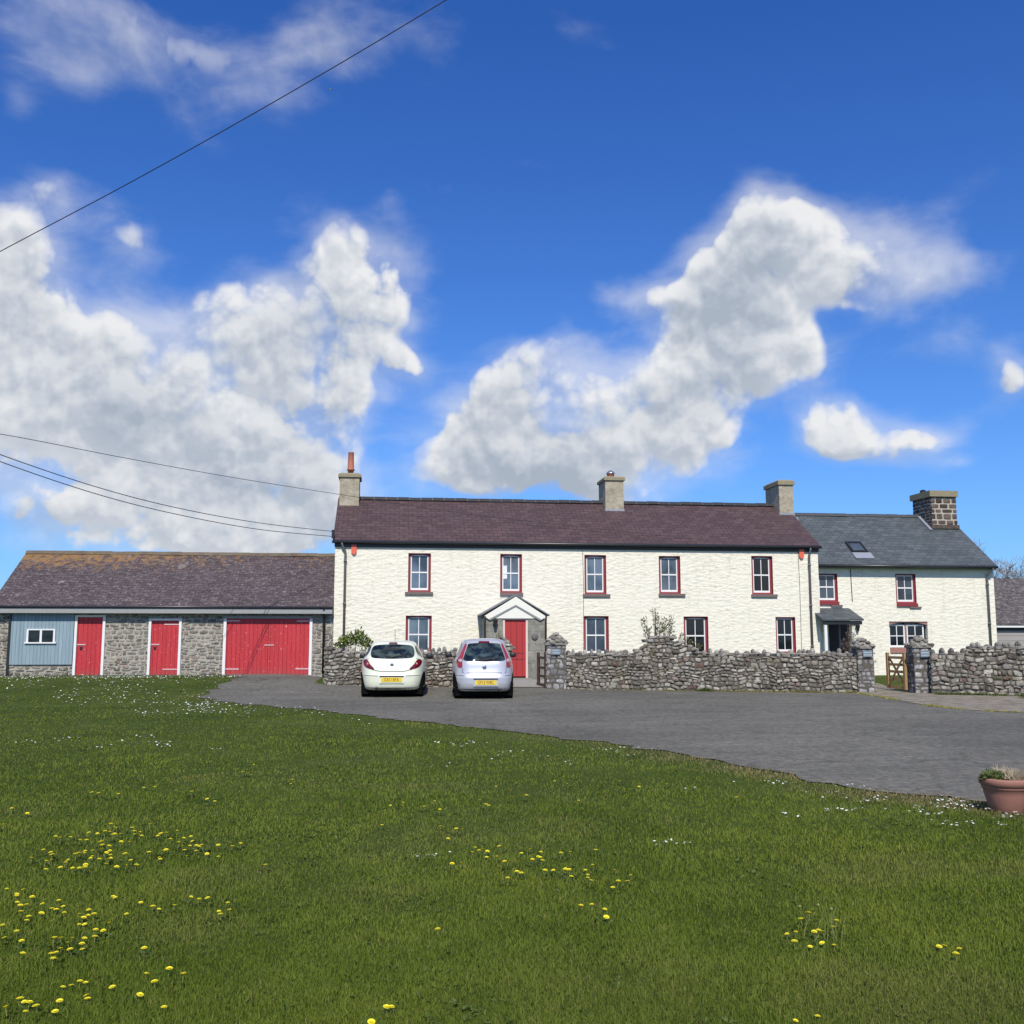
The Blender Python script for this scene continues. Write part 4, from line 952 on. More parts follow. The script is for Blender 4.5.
def text_part(txt, size, loc, mat, parent, name='plate_text'):
    cu = bpy.data.curves.new(name, 'FONT'); cu.body = txt; cu.size = size; cu.extrude = .001; cu.align_x = 'CENTER'; cu.align_y = 'CENTER'
    o = bpy.data.objects.new('tmp', cu); COL.objects.link(o); dg = bpy.context.evaluated_depsgraph_get(); dg.update()
    me = bpy.data.meshes.new_from_object(o.evaluated_get(dg)); bpy.data.objects.remove(o)
    q = bpy.data.objects.new(name, me); COL.objects.link(q); me.materials.clear(); me.materials.append(mat); q.parent = parent
    me.transform(Matrix.Translation(loc) @ Matrix.Rotation(math.pi/2, 4, 'X') @ Matrix.Scale(.82, 4, (1, 0, 0)) @ Matrix.Scale(1.12, 4, (0, 1, 0))); return q
def make_car(label, px, py, rz, sl, pm, cfg):
    x, y = ongr(px, py); root = thing('parked_car', label, 'car', (x, y, 0), group='cars parked in front of the garden wall', local=True, rz=rz); root.scale = (1.035, 1.035, 1.02)
    c = Car(sl, cfg.get('n', 4.6)); mb = MB(); c.body(mb); body = mb.build('body', pm, root, True)
    def part(name, vsfs, mat, par=root, smooth=True):
        m_ = MB()
        for vs, fs in vsfs: m_.add(vs, fs)
        return m_.build(name, mat, par, smooth)
    rw = part('rear_window', [c.patch(catm(cfg['rwin']), lambda a, b: c.rear(a, b, .008))], M['carglass'])
    sw = cfg['swin']
    for sg in (-1, 1):
        for poly in sw: part('side_window', [c.patch(catm(poly, 4), lambda a, b: c.side(a, b, sg))], M['carglass'])
    part('windscreen', [c.patch(catm(cfg['fwin']), lambda a, b: c.front(a, b))], M['carglass'])
    for mir in (False, True):
        tl = None
        for j, (poly, mat) in enumerate(cfg['lamps']):
            pl = mirror(poly) if mir else poly
            o_ = part('tail_light' if j == 0 else 'lens', [c.patch(catm(pl, 5), lambda a, b: c.rear(a, b, .012+.006*j), .05)], M[mat], root if j == 0 else tl)
            if j == 0: tl = o_
        hl = [(.45, .66), (.68, .72), (.76, .80), (.62, .80)]
        part('headlight', [c.patch(catm(mirror(hl) if mir else hl, 4), lambda a, b: c.front(a, b, .01))], M['lampclear'])
    seams = [c.strip(lerp_pts(p_), .012, lambda a, b: c.rear(a, b, .006)) for p_ in cfg['seams']]
    for sg in (-1, 1):
        for yy in cfg['doors']: seams.append(c.strip(lerp_pts([(yy, .35), (yy, .95)]), .012, lambda a, b: c.side(a, b, sg, .005)))
    for sm_ in seams: part('panel_gap', [sm_], M['seam'], body)
    # number plate: backing, text
    pz0, pz1, pxc = cfg['plate']; yy = min(c.rear(pxc-.26, pz0, .0).y, c.rear(pxc, pz0, 0).y, c.rear(pxc, pz1, 0).y)-.018
    surr = MB().box(pxc-.30, pxc+.30, yy+.004, yy+.16, pz0-.035, pz1+.02).build('plate_recess', pm, body)
    MB().box(pxc-.30, pxc+.30, yy-.012, yy+.05, pz1+.022, pz1+.045).build('plate_light', M['dark'], body)
    plate = MB().box(pxc-.26, pxc+.26, yy-.008, yy+.003, pz0, pz1).build('number_plate', M['plate'], root)
    text_part(cfg['text'], .098, Vector((pxc, yy-.0095, (pz0+pz1)/2)), M['letter'], plate)
    e = cfg['badge']; be = c.rear(0, e, .012)
    bd_ = MB().lathe([(.048, 0), (.052, -.008), (.040, -.014)], (0, be.y, e), 24, 'y').build('badge', M['chrome'], root, True)
    MB().prism([(-.03, be.y-.022, e+.008), (.0, be.y-.022, e+.0), (.03, be.y-.022, e+.012), (.03, be.y-.022, e-.006), (0, be.y-.022, e-.014), (-.03, be.y-.022, e-.006)][::-1], (0, .01, 0)).build('emblem_mark', M['seam'], bd_)
    # wheels
    Wd = cfg['track']-.05; wr = .30
    for yy_ in (cfg['axles']):
        for sg in (-1, 1):
            w = MB().lathe([(wr*.62, -.10), (wr*.93, -.10), (wr, -.075), (wr, .075), (wr*.93, .10), (wr*.62, .10)], (sg*(Wd-.10), yy_, wr), 32, 'x').build('wheel', M['black'], root, True)
            MB().lathe([(wr*.64, .09*sg), (wr*.6, .095*sg), (wr*.2, .07*sg), (.03, .09*sg)], (sg*(Wd-.10), yy_, wr), 20, 'x').build('rim', M['chrome'], w, True)
            arc = [(yy_+.36*math.cos(t), .30+.36*math.sin(t)) for t in [math.pi*k_/10 for k_ in range(11)]]+[(yy_-.34, .205), (yy_+.34, .205)]
            part('wheel_arch', [c.patch(arc, lambda a, b: c.side(a, max(b, .2), sg, .004), .08)], M['black'], body)
    MB().box(-.97*Wd, .97*Wd, .34, sl[3][2]-.3, .09, .26).build('underbody', M['black'], body)  # black block, lowered and widened to keep the car's underside dark
    for sg in (-1, 1):
        m_ = MB(); lump(m_, (sg*(cfg['mirx']), cfg['miry'], cfg['mirz']), .095, .05, .068, random.Random(1), sq=2.8, nu=12, nv=8)
        m_.box(min(sg*(cfg['mirx']-.17), sg*(cfg['mirx']-.06)), max(sg*(cfg['mirx']-.17), sg*(cfg['mirx']-.06)), cfg['miry']-.02, cfg['miry']+.03, cfg['mirz']-.06, cfg['mirz']-.02); m_.build('wing_mirror', M['dark'], root, True)
    ex = cfg['exh']; q = c.rear(ex[0], ex[1]+.02, 0); MB().lathe([(.032, -.02), (.038, 0), (.038, .25)], (ex[0], q.y, ex[1]), 14, 'y').build('exhaust', M['dark'], root, True)
    hb = cfg['brake']; part('brake_light', [c.patch([(-hb[1], hb[0]-.022), (hb[1], hb[0]-.022), (hb[1]*.9, hb[0]+.022), (-hb[1]*.9, hb[0]+.022)], lambda a, b: c.rear(a, b, .018))], M['tail'])
    wz = cfg['wiper']; p_ = [c.rear(a, b, .03) for a, b in ((-.02, wz), (.12, wz+.03), (.34, wz+.05))]; MB().tube(p_, .010, 5).build('wiper', M['dark'], root)
    # bumper lower dark valance
    part('valance', [c.strip(lerp_pts([(-.60, .235), (.60, .235)], 14), .05, lambda a, b: c.rear(a, b, .004))], M['dark'], body)
    if cfg.get('aerial'): a_ = cfg['aerial']; MB().tube([(0.03, a_[0], a_[1]), (.03, a_[0]-.12, a_[1]+.28)], .006, 5).build('aerial', M['dark'], root)
    # cabin interior hints: headrests and bright bumper reflector
    for sg in (-1, 1):
        rf = [(.60, .36), (.70, .36), (.70, .395), (.60, .395)]
        if cfg.get('refl'): part('reflector', [c.patch(mirror(rf) if sg < 0 else rf, lambda a, b: c.rear(a, b, .01))], M['tailbright'])
    return root
corsa = [(.20, .12, 3.86, .76), (.26, .04, 3.93, .81), (.42, 0, 3.97, .835), (.56, .0, 3.97, .84), (.60, .02, 3.96, .842), (.75, .06, 3.90, .84), (.88, .11, 3.70, .83), (.96, .15, 3.05, .80),
         (1.03, .20, 2.82, .755), (1.18, .33, 2.48, .675), (1.30, .47, 2.2, .61), (1.38, .60, 2.0, .56), (1.43, .75, 1.8, .47), (1.455, .95, 1.55, .30), (1.46, 1.2, 1.3, .05)]
lampL = [(-.745, .90), (-.72, .965), (-.63, .96), (-.55, .85), (-.44, .735), (-.54, .73), (-.69, .79)]
lensL = [(-.66, .90), (-.61, .92), (-.575, .86), (-.60, .82), (-.65, .84)]
lensin = [(-.635, .875), (-.61, .885), (-.60, .86), (-.625, .85)]
make_car('pale white three door hatchback parked facing the wall, leftmost of the two cars', 391.3, 698.3, -R(3), corsa, M['carwhite'], dict(
    rwin=[(-.50, 1.02), (-.555, 1.10), (-.535, 1.24), (-.45, 1.325), (-.2, 1.35), (0, 1.355), (.2, 1.35), (.45, 1.325), (.535, 1.24), (.555, 1.10), (.50, 1.02), (.3, 1.0), (0, .99), (-.3, 1.0)],
    swin=[[(1.0, 1.0), (1.0, 1.32), (1.9, 1.33), (2.35, 1.08), (2.3, .99)], [(.48, 1.08), (.62, 1.28), (.92, 1.31), (.92, 1.03)]],
    fwin=[(-.62, 1.02), (-.5, 1.3), (0, 1.36), (.5, 1.3), (.62, 1.02), (0, .99)], lamps=[(lampL, 'tail'), (lensL, 'tailbright'), (lensin, 'lampclear')],
    seams=[[(-.80, .575), (-.34, .56)], [(.34, .56), (.80, .575)], [(-.50, .72), (-.30, .675), (.30, .675), (.50, .72)], [(-.6, .99), (-.70, .965)], [(.6, .99), (.70, .965)]], doors=(1.0, 2.3),
    plate=(.41, .52, -.0), text='CX11 BYA', badge=.845, track=.83, axles=(.62, 3.1), mirx=.91, miry=2.35, mirz=1.02, exh=(-.37, .25), brake=(1.385, .11), wiper=1.03, aerial=(1.0, 1.44), n=4.4))
colt = [(.20, .14, 3.75, .70), (.26, .05, 3.82, .745), (.40, 0, 3.86, .765), (.55, .0, 3.87, .77), (.60, .03, 3.86, .77), (.75, .07, 3.80, .765), (.90, .10, 3.62, .745), (1.0, .14, 3.0, .71),
        (1.10, .19, 2.9, .67), (1.25, .27, 2.6, .60), (1.38, .35, 2.35, .545), (1.45, .45, 2.1, .50), (1.49, .62, 1.9, .40), (1.51, .9, 1.6, .25), (1.515, 1.2, 1.3, .05)]
rl = [(-.655, .80), (-.675, .95), (-.60, 1.10), (-.53, 1.25), (-.465, 1.37), (-.43, 1.36), (-.48, 1.2), (-.525, 1.05), (-.545, .95), (-.55, .80)]
rl2 = [(-.64, .97), (-.60, 1.0), (-.56, 1.0), (-.56, .94), (-.6, .93)]
make_car('silver blue five door hatchback parked facing the wall, rightmost of the two cars', 484.5, 700.0, -R(2.8), colt, M['carsilver'], dict(
    rwin=[(-.505, .97), (-.49, 1.10), (-.42, 1.30), (-.37, 1.375), (-.15, 1.395), (.15, 1.395), (.37, 1.375), (.42, 1.30), (.49, 1.10), (.505, .97), (.25, .945), (0, .935), (-.25, .945)],
    swin=[[(.95, 1.02), (.95, 1.38), (1.55, 1.40), (1.6, 1.02)], [(1.7, 1.02), (1.65, 1.38), (2.1, 1.36), (2.6, 1.1), (2.55, 1.02)], [(.55, 1.08), (.6, 1.32), (.86, 1.36), (.86, 1.04)]],
    fwin=[(-.58, 1.04), (-.46, 1.35), (0, 1.42), (.46, 1.35), (.58, 1.04), (0, 1.0)], lamps=[(rl, 'tailbright'), (rl2, 'lampclear')],
    seams=[[(-.54, .78), (-.53, .66), (.53, .66), (.54, .78)], [(-.75, .60), (-.5, .585)], [(.5, .585), (.75, .60)], [(-.68, .45), (-.6, .33)], [(.68, .45), (.6, .33)]], doors=(.95, 1.62, 2.6),
    plate=(.37, .48, .03), text='CF13 WBC', badge=.80, track=.775, axles=(.60, 3.1), mirx=.86, miry=2.3, mirz=1.06, exh=(.35, .25), brake=(1.42, .14), wiper=.97, aerial=None, n=4.8))

# ================================================================ GROUND
def frange(a, b, s): return list(np.arange(a, b+1e-6, s))
gx = [-600, -300, -150, -80, -50, -32]+frange(-26, 30, .5)+[36, 50, 80, 150, 300, 600]
gy = [-300, -100, -40, -15]+frange(-6, 48, .5)+[60, 90, 150, 300, 800]
vs = [(x, y, g(x, y)) for y in gy for x in gx]; nx_ = len(gx)
fs = [(j*nx_+i, j*nx_+i+1, (j+1)*nx_+i+1, (j+1)*nx_+i) for j in range(len(gy)-1) for i in range(nx_-1)]
def lawnmat():
    m, nt, b = newmat('lawn_earth'); b.inputs['Roughness'].default_value = .95; b.inputs['Specular IOR Level'].default_value = .1
    v = coords(nt); n1 = noise(nt, v, .35, 6, .65); n2 = noise(nt, v, 28, 5, .7); n3 = noise(nt, coords(nt, (1, 1, 1)), 3.0, 6, .7)
    c = ramp(nt, n1, [(.35, (.040, .064, .010)), (.55, (.060, .084, .016)), (.75, (.088, .102, .030))])
    c = mixc(nt, .75, c, ramp(nt, n2, [(.25, g1(.35)), (.75, g1(1.7))]), 'MULTIPLY')
    c = mixc(nt, .6, c, ramp(nt, n3, [(.3, g1(.7)), (.7, g1(1.35))]), 'MULTIPLY')
    L(nt, c, b.inputs['Base Color']); bump(nt, b, n2, .9, .03); return m
mb = MB(); mb.add(vs, fs); tag(mb.build('ground', lawnmat(), None, True), kind='structure')

drive_px = [(225, 674.6), (238, 680), (249, 683.5), (231, 688), (215, 692), (200, 697.5), (214, 701), (240, 704), (275, 707), (310, 709.5), (350, 714.5), (400, 720), (450, 725.5), (500, 730.5), (545, 735.5), (600, 743), (650, 750), (700, 758), (750, 768), (800, 779),
            (850, 788), (900, 793.5), (950, 797.5), (1000, 803), (1060, 812), (1150, 824)]
dp_ = [ongr(*p) for p in drive_px]
r = random.Random(9); fine = []
for a, b in zip(dp_[:-1], dp_[1:]):
    Ld = math.hypot(b[0]-a[0], b[1]-a[1]); n = max(1, int(Ld/.22)); nx2, ny2 = -(b[1]-a[1])/Ld, (b[0]-a[0])/Ld
    for i in range(n): j = r.gauss(0, .05)+.16*math.sin(i*.7+Ld*7)*r.random(); fine.append((a[0]+(b[0]-a[0])*i/n+nx2*j, a[1]+(b[1]-a[1])*i/n+ny2*j))
upper = []
for px in (1150, 1075, 932, 862, 700, 566, 494, 400, 330): q = gpt(px, (wdepth(px) if px < 1000 else 26.6)+.3); upper.append((q.x, q.y))
xg, _ = B(325, 650)
poly = fine+upper+[(xg-.05, 31.8), (xg-.05, F+.0), (dp_[0][0], F+.0)]
def clipmesh(poly, zoff, step=.5):
    bm = bmesh.new(); bm.faces.new([bm.verts.new((p[0], p[1], 0)) for p in poly])
    xs = [p[0] for p in poly]; ys = [p[1] for p in poly]
    for lo, hi, ax in ((min(xs), max(xs), 0), (min(ys), max(ys), 1)):
        t = math.ceil(lo/step)*step
        while t < hi:
            c = [0, 0, 0]; c[ax] = t; nrm = [0, 0, 0]; nrm[ax] = 1
            bmesh.ops.bisect_plane(bm, geom=bm.verts[:]+bm.edges[:]+bm.faces[:], plane_co=c, plane_no=nrm); t += step
    bmesh.ops.triangulate(bm, faces=[f for f in bm.faces if len(f.verts) > 4])
    bmesh.ops.recalc_face_normals(bm, faces=bm.faces[:])
    for v in bm.verts: v.co.z = g(v.co.x, v.co.y)+zoff
    for f in bm.faces:
        if f.normal.z < 0: f.normal_flip()
    vs = [tuple(v.co) for v in bm.verts]; idx = {v: i for i, v in enumerate(bm.verts)}; fs = [tuple(idx[v] for v in f.verts) for f in bm.faces]; bm.free()
    m_ = MB(); m_.add(vs, fs); return m_
def asphalt():
    m, nt, b = newmat('asphalt'); b.inputs['Roughness'].default_value = .9; b.inputs['Specular IOR Level'].default_value = .25
    v = coords(nt); n1 = noise(nt, v, 90, 4, .7); n2 = noise(nt, v, .5, 6, .65); n3 = noise(nt, coords(nt, (.35, 1.4, 1)), 1.3, 6, .65)
    c = ramp(nt, n2, [(.3, (.114, .110, .092)), (.7, (.150, .145, .122))]); n4 = noise(nt, v, 9, 8, .85)
    c = mixc(nt, .85, c, ramp(nt, n4, [(.34, g1(.25)), (.66, g1(1.75))]), 'MULTIPLY')
    c = mixc(nt, .7, c, ramp(nt, n1, [(.3, g1(.55)), (.7, g1(1.5))]), 'MULTIPLY')
    c = mixc(nt, .55, c, ramp(nt, n3, [(.3, g1(.75)), (.7, g1(1.25))]), 'MULTIPLY')
    gr = noise(nt, coords(nt, (.6, 2, 1)), .9, 6, .7)
    c = mixc(nt, math_(nt, 'MULTIPLY', ramp(nt, gr, [(.58, g1(0)), (.70, g1(1))]), .5), c, (.085, .088, .05))
    cr = nt.nodes.new('ShaderNodeTexVoronoi'); cr.feature = 'DISTANCE_TO_EDGE'; cr.inputs['Scale'].default_value = .42; wv_ = nt.nodes.new('ShaderNodeTexNoise'); wv_.inputs['Scale'].default_value = 1.4; wv_.inputs['Detail'].default_value = 5; L(nt, v, wv_.inputs['Vector'])
    va = nt.nodes.new('ShaderNodeVectorMath'); va.operation = 'MULTIPLY_ADD'; L(nt, wv_.outputs['Color'], va.inputs[0]); va.inputs[1].default_value = (1.1, 1.1, 0); L(nt, v, va.inputs[2]); L(nt, va.outputs[0], cr.inputs['Vector'])
    c = mixc(nt, math_(nt, 'MULTIPLY', ramp(nt, cr.outputs['Distance'], [(.0, g1(1)), (.022, g1(0))]), .45), c, (.045, .05, .03))
    pt = noise(nt, v, .23, 3, .5); c = mixc(nt, .5, c, ramp(nt, pt, [(.42, g1(.78)), (.47, g1(1.02)), (.62, g1(1.18))]), 'MULTIPLY')
    # pale scuffed patch behind the silver car
    q = ongr(492, 703); mp = nt.nodes.new('ShaderNodeMapping'); tc = nt.nodes.new('ShaderNodeTexCoord'); L(nt, tc.outputs['Object'], mp.inputs[0])
    mp.vector_type = 'TEXTURE'; mp.inputs['Location'].default_value = (q[0], q[1], 0); mp.inputs['Scale'].default_value = (.75, .28, 1)
    ln = nt.nodes.new('ShaderNodeVectorMath'); ln.operation = 'LENGTH'; L(nt, mp.outputs[0], ln.inputs[0])
    f = math_(nt, 'SUBTRACT', math_(nt, 'SUBTRACT', 1.2, ln.outputs['Value']), math_(nt, 'MULTIPLY', noise(nt, v, 5, 5, .7), 1.0), clamp=True)
    c = mixc(nt, math_(nt, 'MULTIPLY', f, 1.6, clamp=True), c, (.22, .22, .215))
    L(nt, c, b.inputs['Base Color']); bump(nt, b, n1, .6, .01); return m
tag(clipmesh(poly, .012).build('driveway', asphalt(), None, True), kind='structure')
# pale concrete path along the right hand wall and through the gate
pth_px = [(858, 693.5), (880, 697.5), (905, 702), (930, 706.5), (960, 710), (1000, 712.5), (1080, 716)]
pe = [ongr(*p) for p in pth_px]
pth = pe+[(gpt(1075, 26.75).x, gpt(1075, 26.75).y), (gpt(932, 28.2).x, gpt(932, 28.2).y), (gpt(911, 28.4).x, gpt(911, 28.4).y), (gpt(895, 30.2).x, gpt(895, 30.2).y), (gpt(878, 32.5).x, gpt(878, 32.5).y), (gpt(872, 32.2).x, gpt(872, 32.2).y), (gpt(876, 28.8).x, gpt(876, 28.8).y), (gpt(858, 28.95).x, gpt(858, 28.95).y)]
def pathmat():
    m, nt, b = newmat('path_gravel'); b.inputs['Roughness'].default_value = .95
    v = coords(nt); c = ramp(nt, noise(nt, coords(nt, (1, 2, 1)), 2.2, 8, .8), [(.36, (.07, .07, .03)), (.45, (.15, .13, .09)), (.52, (.25, .22, .17)), (.7, (.33, .29, .23))]); L(nt, c, b.inputs['Base Color']); bump(nt, b, noise(nt, v, 20, 5), .6, .02); return m
tag(clipmesh(pth, .020).build('path', pathmat(), None, True), kind='structure')
ppx = [gpt(511, 30.3), gpt(548, 30.3), gpt(545, 34), gpt(508, 34)]
tag(clipmesh([(p.x, p.y) for p in ppx], .03).build('porch_path', M['concrete'], None, True), kind='structure')

# ================================================================ GRASS
rs = np.random.RandomState(3)
def inside(poly, X, Y):
    res = np.zeros(len(X), bool); n = len(poly); j = n-1
    for i in range(n):
        xi, yi = poly[i]; xj, yj = poly[j]
        c = ((yi > Y) != (yj > Y)) & (X < (xj-xi)*(Y-yi)/((yj-yi) or 1e-9)+xi); res ^= c; j = i
    return res
def G(X, Y):
    left = 1-np.clip((X+3.2)/1.4, 0, 1); t = np.clip((Y-27)/6.5, 0, 1); t = t*t*(3-2*t); return np.where(Y < 27, 0, t*(.285*left+.13*(1-left)))
def project(PX, PY):
    d = np.outer(PX-512, RT)+np.outer(512-PY, UP)+np.array(FW)*FPX
    t = CAMZ/-d[:, 2]
    for _ in range(8):
        X = d[:, 0]*t; Y = d[:, 1]*t; t = (CAMZ-G(X, Y))/-d[:, 2]
    return d[:, 0]*t, d[:, 1]*t
def vnoise(X, Y, s, seed):
    r_ = np.random.RandomState(seed); T = r_.rand(256, 256); x = X/s+1000; y = Y/s+1000; xi = np.floor(x).astype(int); yi = np.floor(y).astype(int); fx = x-xi; fy = y-yi; fx = fx*fx*(3-2*fx); fy = fy*fy*(3-2*fy)
    a = lambda i, j: T[(xi+i) % 256, (yi+j) % 256]
    return (a(0, 0)*(1-fx)+a(1, 0)*fx)*(1-fy)+(a(0, 1)*(1-fx)+a(1, 1)*fx)*fy
def fbm(X, Y, s, seed, o=3): return sum(vnoise(X, Y, s/2**k, seed+k)*.5**k for k in range(o))/sum(.5**k for k in range(o))
def shared_lawn(PX, PY):
    X, Y = project(PX, PY)
    edge = .10*(fbm(X, Y, .5, 40)-.5)
    ok = ~inside(poly, X+edge+rs.normal(0, .06, len(X)), Y+edge*2-.13+rs.normal(0, .08, len(X))) & (Y < F-.12)
    # keep off the ground behind the garden wall except inside the gates
    return X, Y, ok
def raw_mesh(name, V, loops, starts, mat, rnd=None, extra=None):
    me = bpy.data.meshes.new(name); me.vertices.add(len(V)); me.vertices.foreach_set('co', V.astype(np.float32).ravel())
    me.loops.add(len(loops)); me.loops.foreach_set('vertex_index', loops.astype(np.int32)); me.polygons.add(len(starts)); me.polygons.foreach_set('loop_start', starts.astype(np.int32))
    if rnd is not None: a = me.attributes.new('rnd', 'FLOAT', 'FACE'); a.data.foreach_set('value', rnd.astype(np.float32))
    if extra is not None: a = me.attributes.new('dry', 'FLOAT', 'FACE'); a.data.foreach_set('value', extra.astype(np.float32))
    me.update(calc_edges=True); me.materials.append(mat); o = bpy.data.objects.new(name, me); COL.objects.link(o); return o
def grassmat():
    m, nt, b, col, tr, at = leafmat('grass_blade', (.088, .140, .015), (.240, .298, .050), trans=.35)
    b.inputs['Roughness'].default_value = .7; b.inputs['Specular IOR Level'].default_value = .08
    dr = nt.nodes.new('ShaderNodeAttribute'); dr.attribute_name = 'dry'
    v = coords(nt); pn = noise(nt, v, .42, 5, .6)
    pcol = ramp(nt, pn, [(.32, (.66, .76, .6)), (.5, (1, 1, 1)), (.68, (1.35, 1.2, 1.1))])
    c2 = mixc(nt, dr.outputs['Fac'], mixc(nt, .85, col, pcol, 'MULTIPLY'), (.36, .27, .14))
    L(nt, c2, b.inputs['Base Color']); L(nt, c2, tr.inputs[0]); return m
NB = 470000
PX = rs.uniform(-70, 1094, NB); PY = 676+(1075-676)*rs.rand(NB)**.9
X, Y, ok = shared_lawn(PX, PY)
fmask = (PY < 674+0) | ok
X = X[ok]; Y = Y[ok]; D = np.hypot(X, Y); n = len(X)
cl = fbm(X, Y, .35, 7); big = fbm(X, Y, 1.7, 17)
Hh = (.018+.024*rs.rand(n))*(.40+1.1*cl)*(.65+.7*big)
Hh = Hh*np.where(rs.rand(n) < .012, 1.7, 1)
Wd = np.maximum(.0026, .00068*D)*rs.uniform(.7, 1.3, n)
Hh = np.where(D > 14, Hh*1.0, Hh)
ang = rs.uniform(0, 2*np.pi, n); lean = np.abs(rs.normal(0, .65, n))*Hh; la = rs.uniform(0, 2*np.pi, n)
sx_, sy_ = np.cos(ang)*Wd/2, np.sin(ang)*Wd/2; Z = G(X, Y)-.003
lx, ly = np.cos(la)*lean, np.sin(la)*lean
V = np.empty((n, 5, 3))
V[:, 0] = np.stack([X-sx_, Y-sy_, Z], 1); V[:, 1] = np.stack([X+sx_, Y+sy_, Z], 1)
V[:, 2] = np.stack([X+sx_*.8+lx*.35, Y+sy_*.8+ly*.35, Z+Hh*.6], 1); V[:, 3] = np.stack([X-sx_*.8+lx*.35, Y-sy_*.8+ly*.35, Z+Hh*.6], 1)
V[:, 4] = np.stack([X+lx, Y+ly, Z+Hh*(1-.25*np.minimum(1, lean/Hh))], 1)
base = np.arange(n)*5
loops = np.stack([base, base+1, base+2, base+3, base+3, base+2, base+4], 1).ravel()
starts = np.stack([np.arange(n)*7, np.arange(n)*7+4], 1).ravel()
rn = np.clip(.25+.5*rs.rand(n)+.5*(cl-.5), 0, 1)
# dry fringe where the lawn meets the drive on the right, plus scattered dead blades
pts_e = np.array(fine); dist = np.full(n, 9.0)
sel = np.where((Y > 7) & (X > -6))[0]
for i in range(0, len(pts_e), 2): dist[sel] = np.minimum(dist[sel], np.hypot(X[sel]-pts_e[i, 0], Y[sel]-pts_e[i, 1]))
fr = np.clip(1.2-dist/.75, 0, 1)*np.clip(fbm(X, Y, .6, 60)*3-.6, 0, 1)*np.clip((X-1)/4, .3, 1)*1.3
patch = np.clip((fbm(X, Y, 1.1, 77)-.62)*6, 0, 1)
bx_, by_ = ongr(620, 990); patch = np.maximum(patch, np.clip(1-np.hypot((X-bx_)/.9, (Y-by_)/.8), 0, 1)*.7)
fr = np.maximum(fr, np.clip(1-dist/.16, 0, 1)*.55*(rs.rand(n) < .6))
dry = np.clip(np.where(rs.rand(n) < .035, .6, 0)+fr*.9+patch*.3*rs.rand(n), 0, .95)
tag(raw_mesh('grass', V.reshape(-1, 3), loops, starts, grassmat(), np.repeat(rn, 2), np.repeat(dry, 2)), kind='stuff', label='short mown green lawn grass in front of the farmhouse', cat='grass')

# tiny white daisies: thousands of them
def discs(name, X, Y, Zc, Rr, mat, seed, k=6):
    r_ = np.random.RandomState(seed); n = len(X); tx = r_.normal(0, .25, n); ty = r_.normal(-.15, .25, n)
    V = np.empty((n, k, 3))
    for i in range(k):
        a = 2*np.pi*i/k; dx = np.cos(a)*Rr; dy = np.sin(a)*Rr; V[:, i] = np.stack([X+dx, Y+dy, Zc+dx*tx-dy*ty*-1], 1)
    loops = np.arange(n*k); starts = np.arange(n)*k
    return raw_mesh(name, V.reshape(-1, 3), loops, starts, mat, r_.rand(n), None)
zones = [(0, 250, 676, 693, 2300), (0, 250, 693, 704, 420), (130, 350, 703, 716, 420), (100, 330, 704, 712, 250), (0, 30, 735, 745, 30), (50, 75, 730, 742, 22), (120, 190, 738, 750, 55), (95, 120, 742, 750, 16), (205, 222, 750, 756, 14),
         (440, 530, 742, 762, 85), (545, 700, 744, 766, 85), (340, 385, 716, 725, 14), (690, 800, 765, 800, 70), (800, 905, 785, 815, 120), (900, 1024, 803, 832, 170), (860, 1000, 800, 812, 60), (0, 1024, 715, 900, 60)]
PXs, PYs = [], []
for (a, b, c, d, k_) in zones:
    nc = max(2, k_//12); cx_ = rs.uniform(a, b, nc); cy_ = rs.uniform(c, d, nc); w_ = rs.randint(0, nc, k_)
    PXs.append(np.clip(cx_[w_]+rs.normal(0, 9, k_), a-5, b+5)); PYs.append(np.clip(cy_[w_]+rs.normal(0, 1.6, k_), c, d+3))
dX, dY, ok = shared_lawn(np.concatenate(PXs), np.concatenate(PYs)); dX, dY = dX[ok], dY[ok]; dD = np.hypot(dX, dY)
mwhite = simple('daisy_petals', (.75, .75, .68), .7, var=.05)
tag(discs('daisies', dX, dY, G(dX, dY)+.045, (.0055+.0005*np.minimum(dD, 30))*rs.uniform(.7, 1.25, len(dX)), mwhite, 4), kind='stuff', label='tiny white daisies dotted through the lawn', cat='daisies')

# moss and weeds at the foot of the garden walls
ms = MB(); r = random.Random(14)
def strip_weeds(pa, pb, n, y_off, hmax):
    for _ in range(n):
        px = r.uniform(pa, pb)
        if fbm(np.array([px*.02]), np.array([3.0]), .35, 5)[0] < .42 and r.random() < .8: continue
        q = gpt(px, wdepth(px)+(.0 if px < 930 else -.1)-r.uniform(.05, .26)*y_off); h_ = hmax*r.uniform(.3, 1)
        for _k in range(3):
            a = r.uniform(0, 6.28); l = h_*r.uniform(.6, 1.2); d = Vector((math.cos(a)*.7, math.sin(a)*.7, r.uniform(.3, 1))).normalized(); s_ = Vector((-d.y, d.x, 0))*.014
            p = Vector((q.x+r.uniform(-.03, .03), q.y+r.uniform(-.03, .03), .012)); ms.add([p-s_, p+s_, p+d*l], [(0, 1, 2)], a=r.random())
strip_weeds(568, 860, 2300, 1, .085); strip_weeds(430, 494, 250, 1, .06)
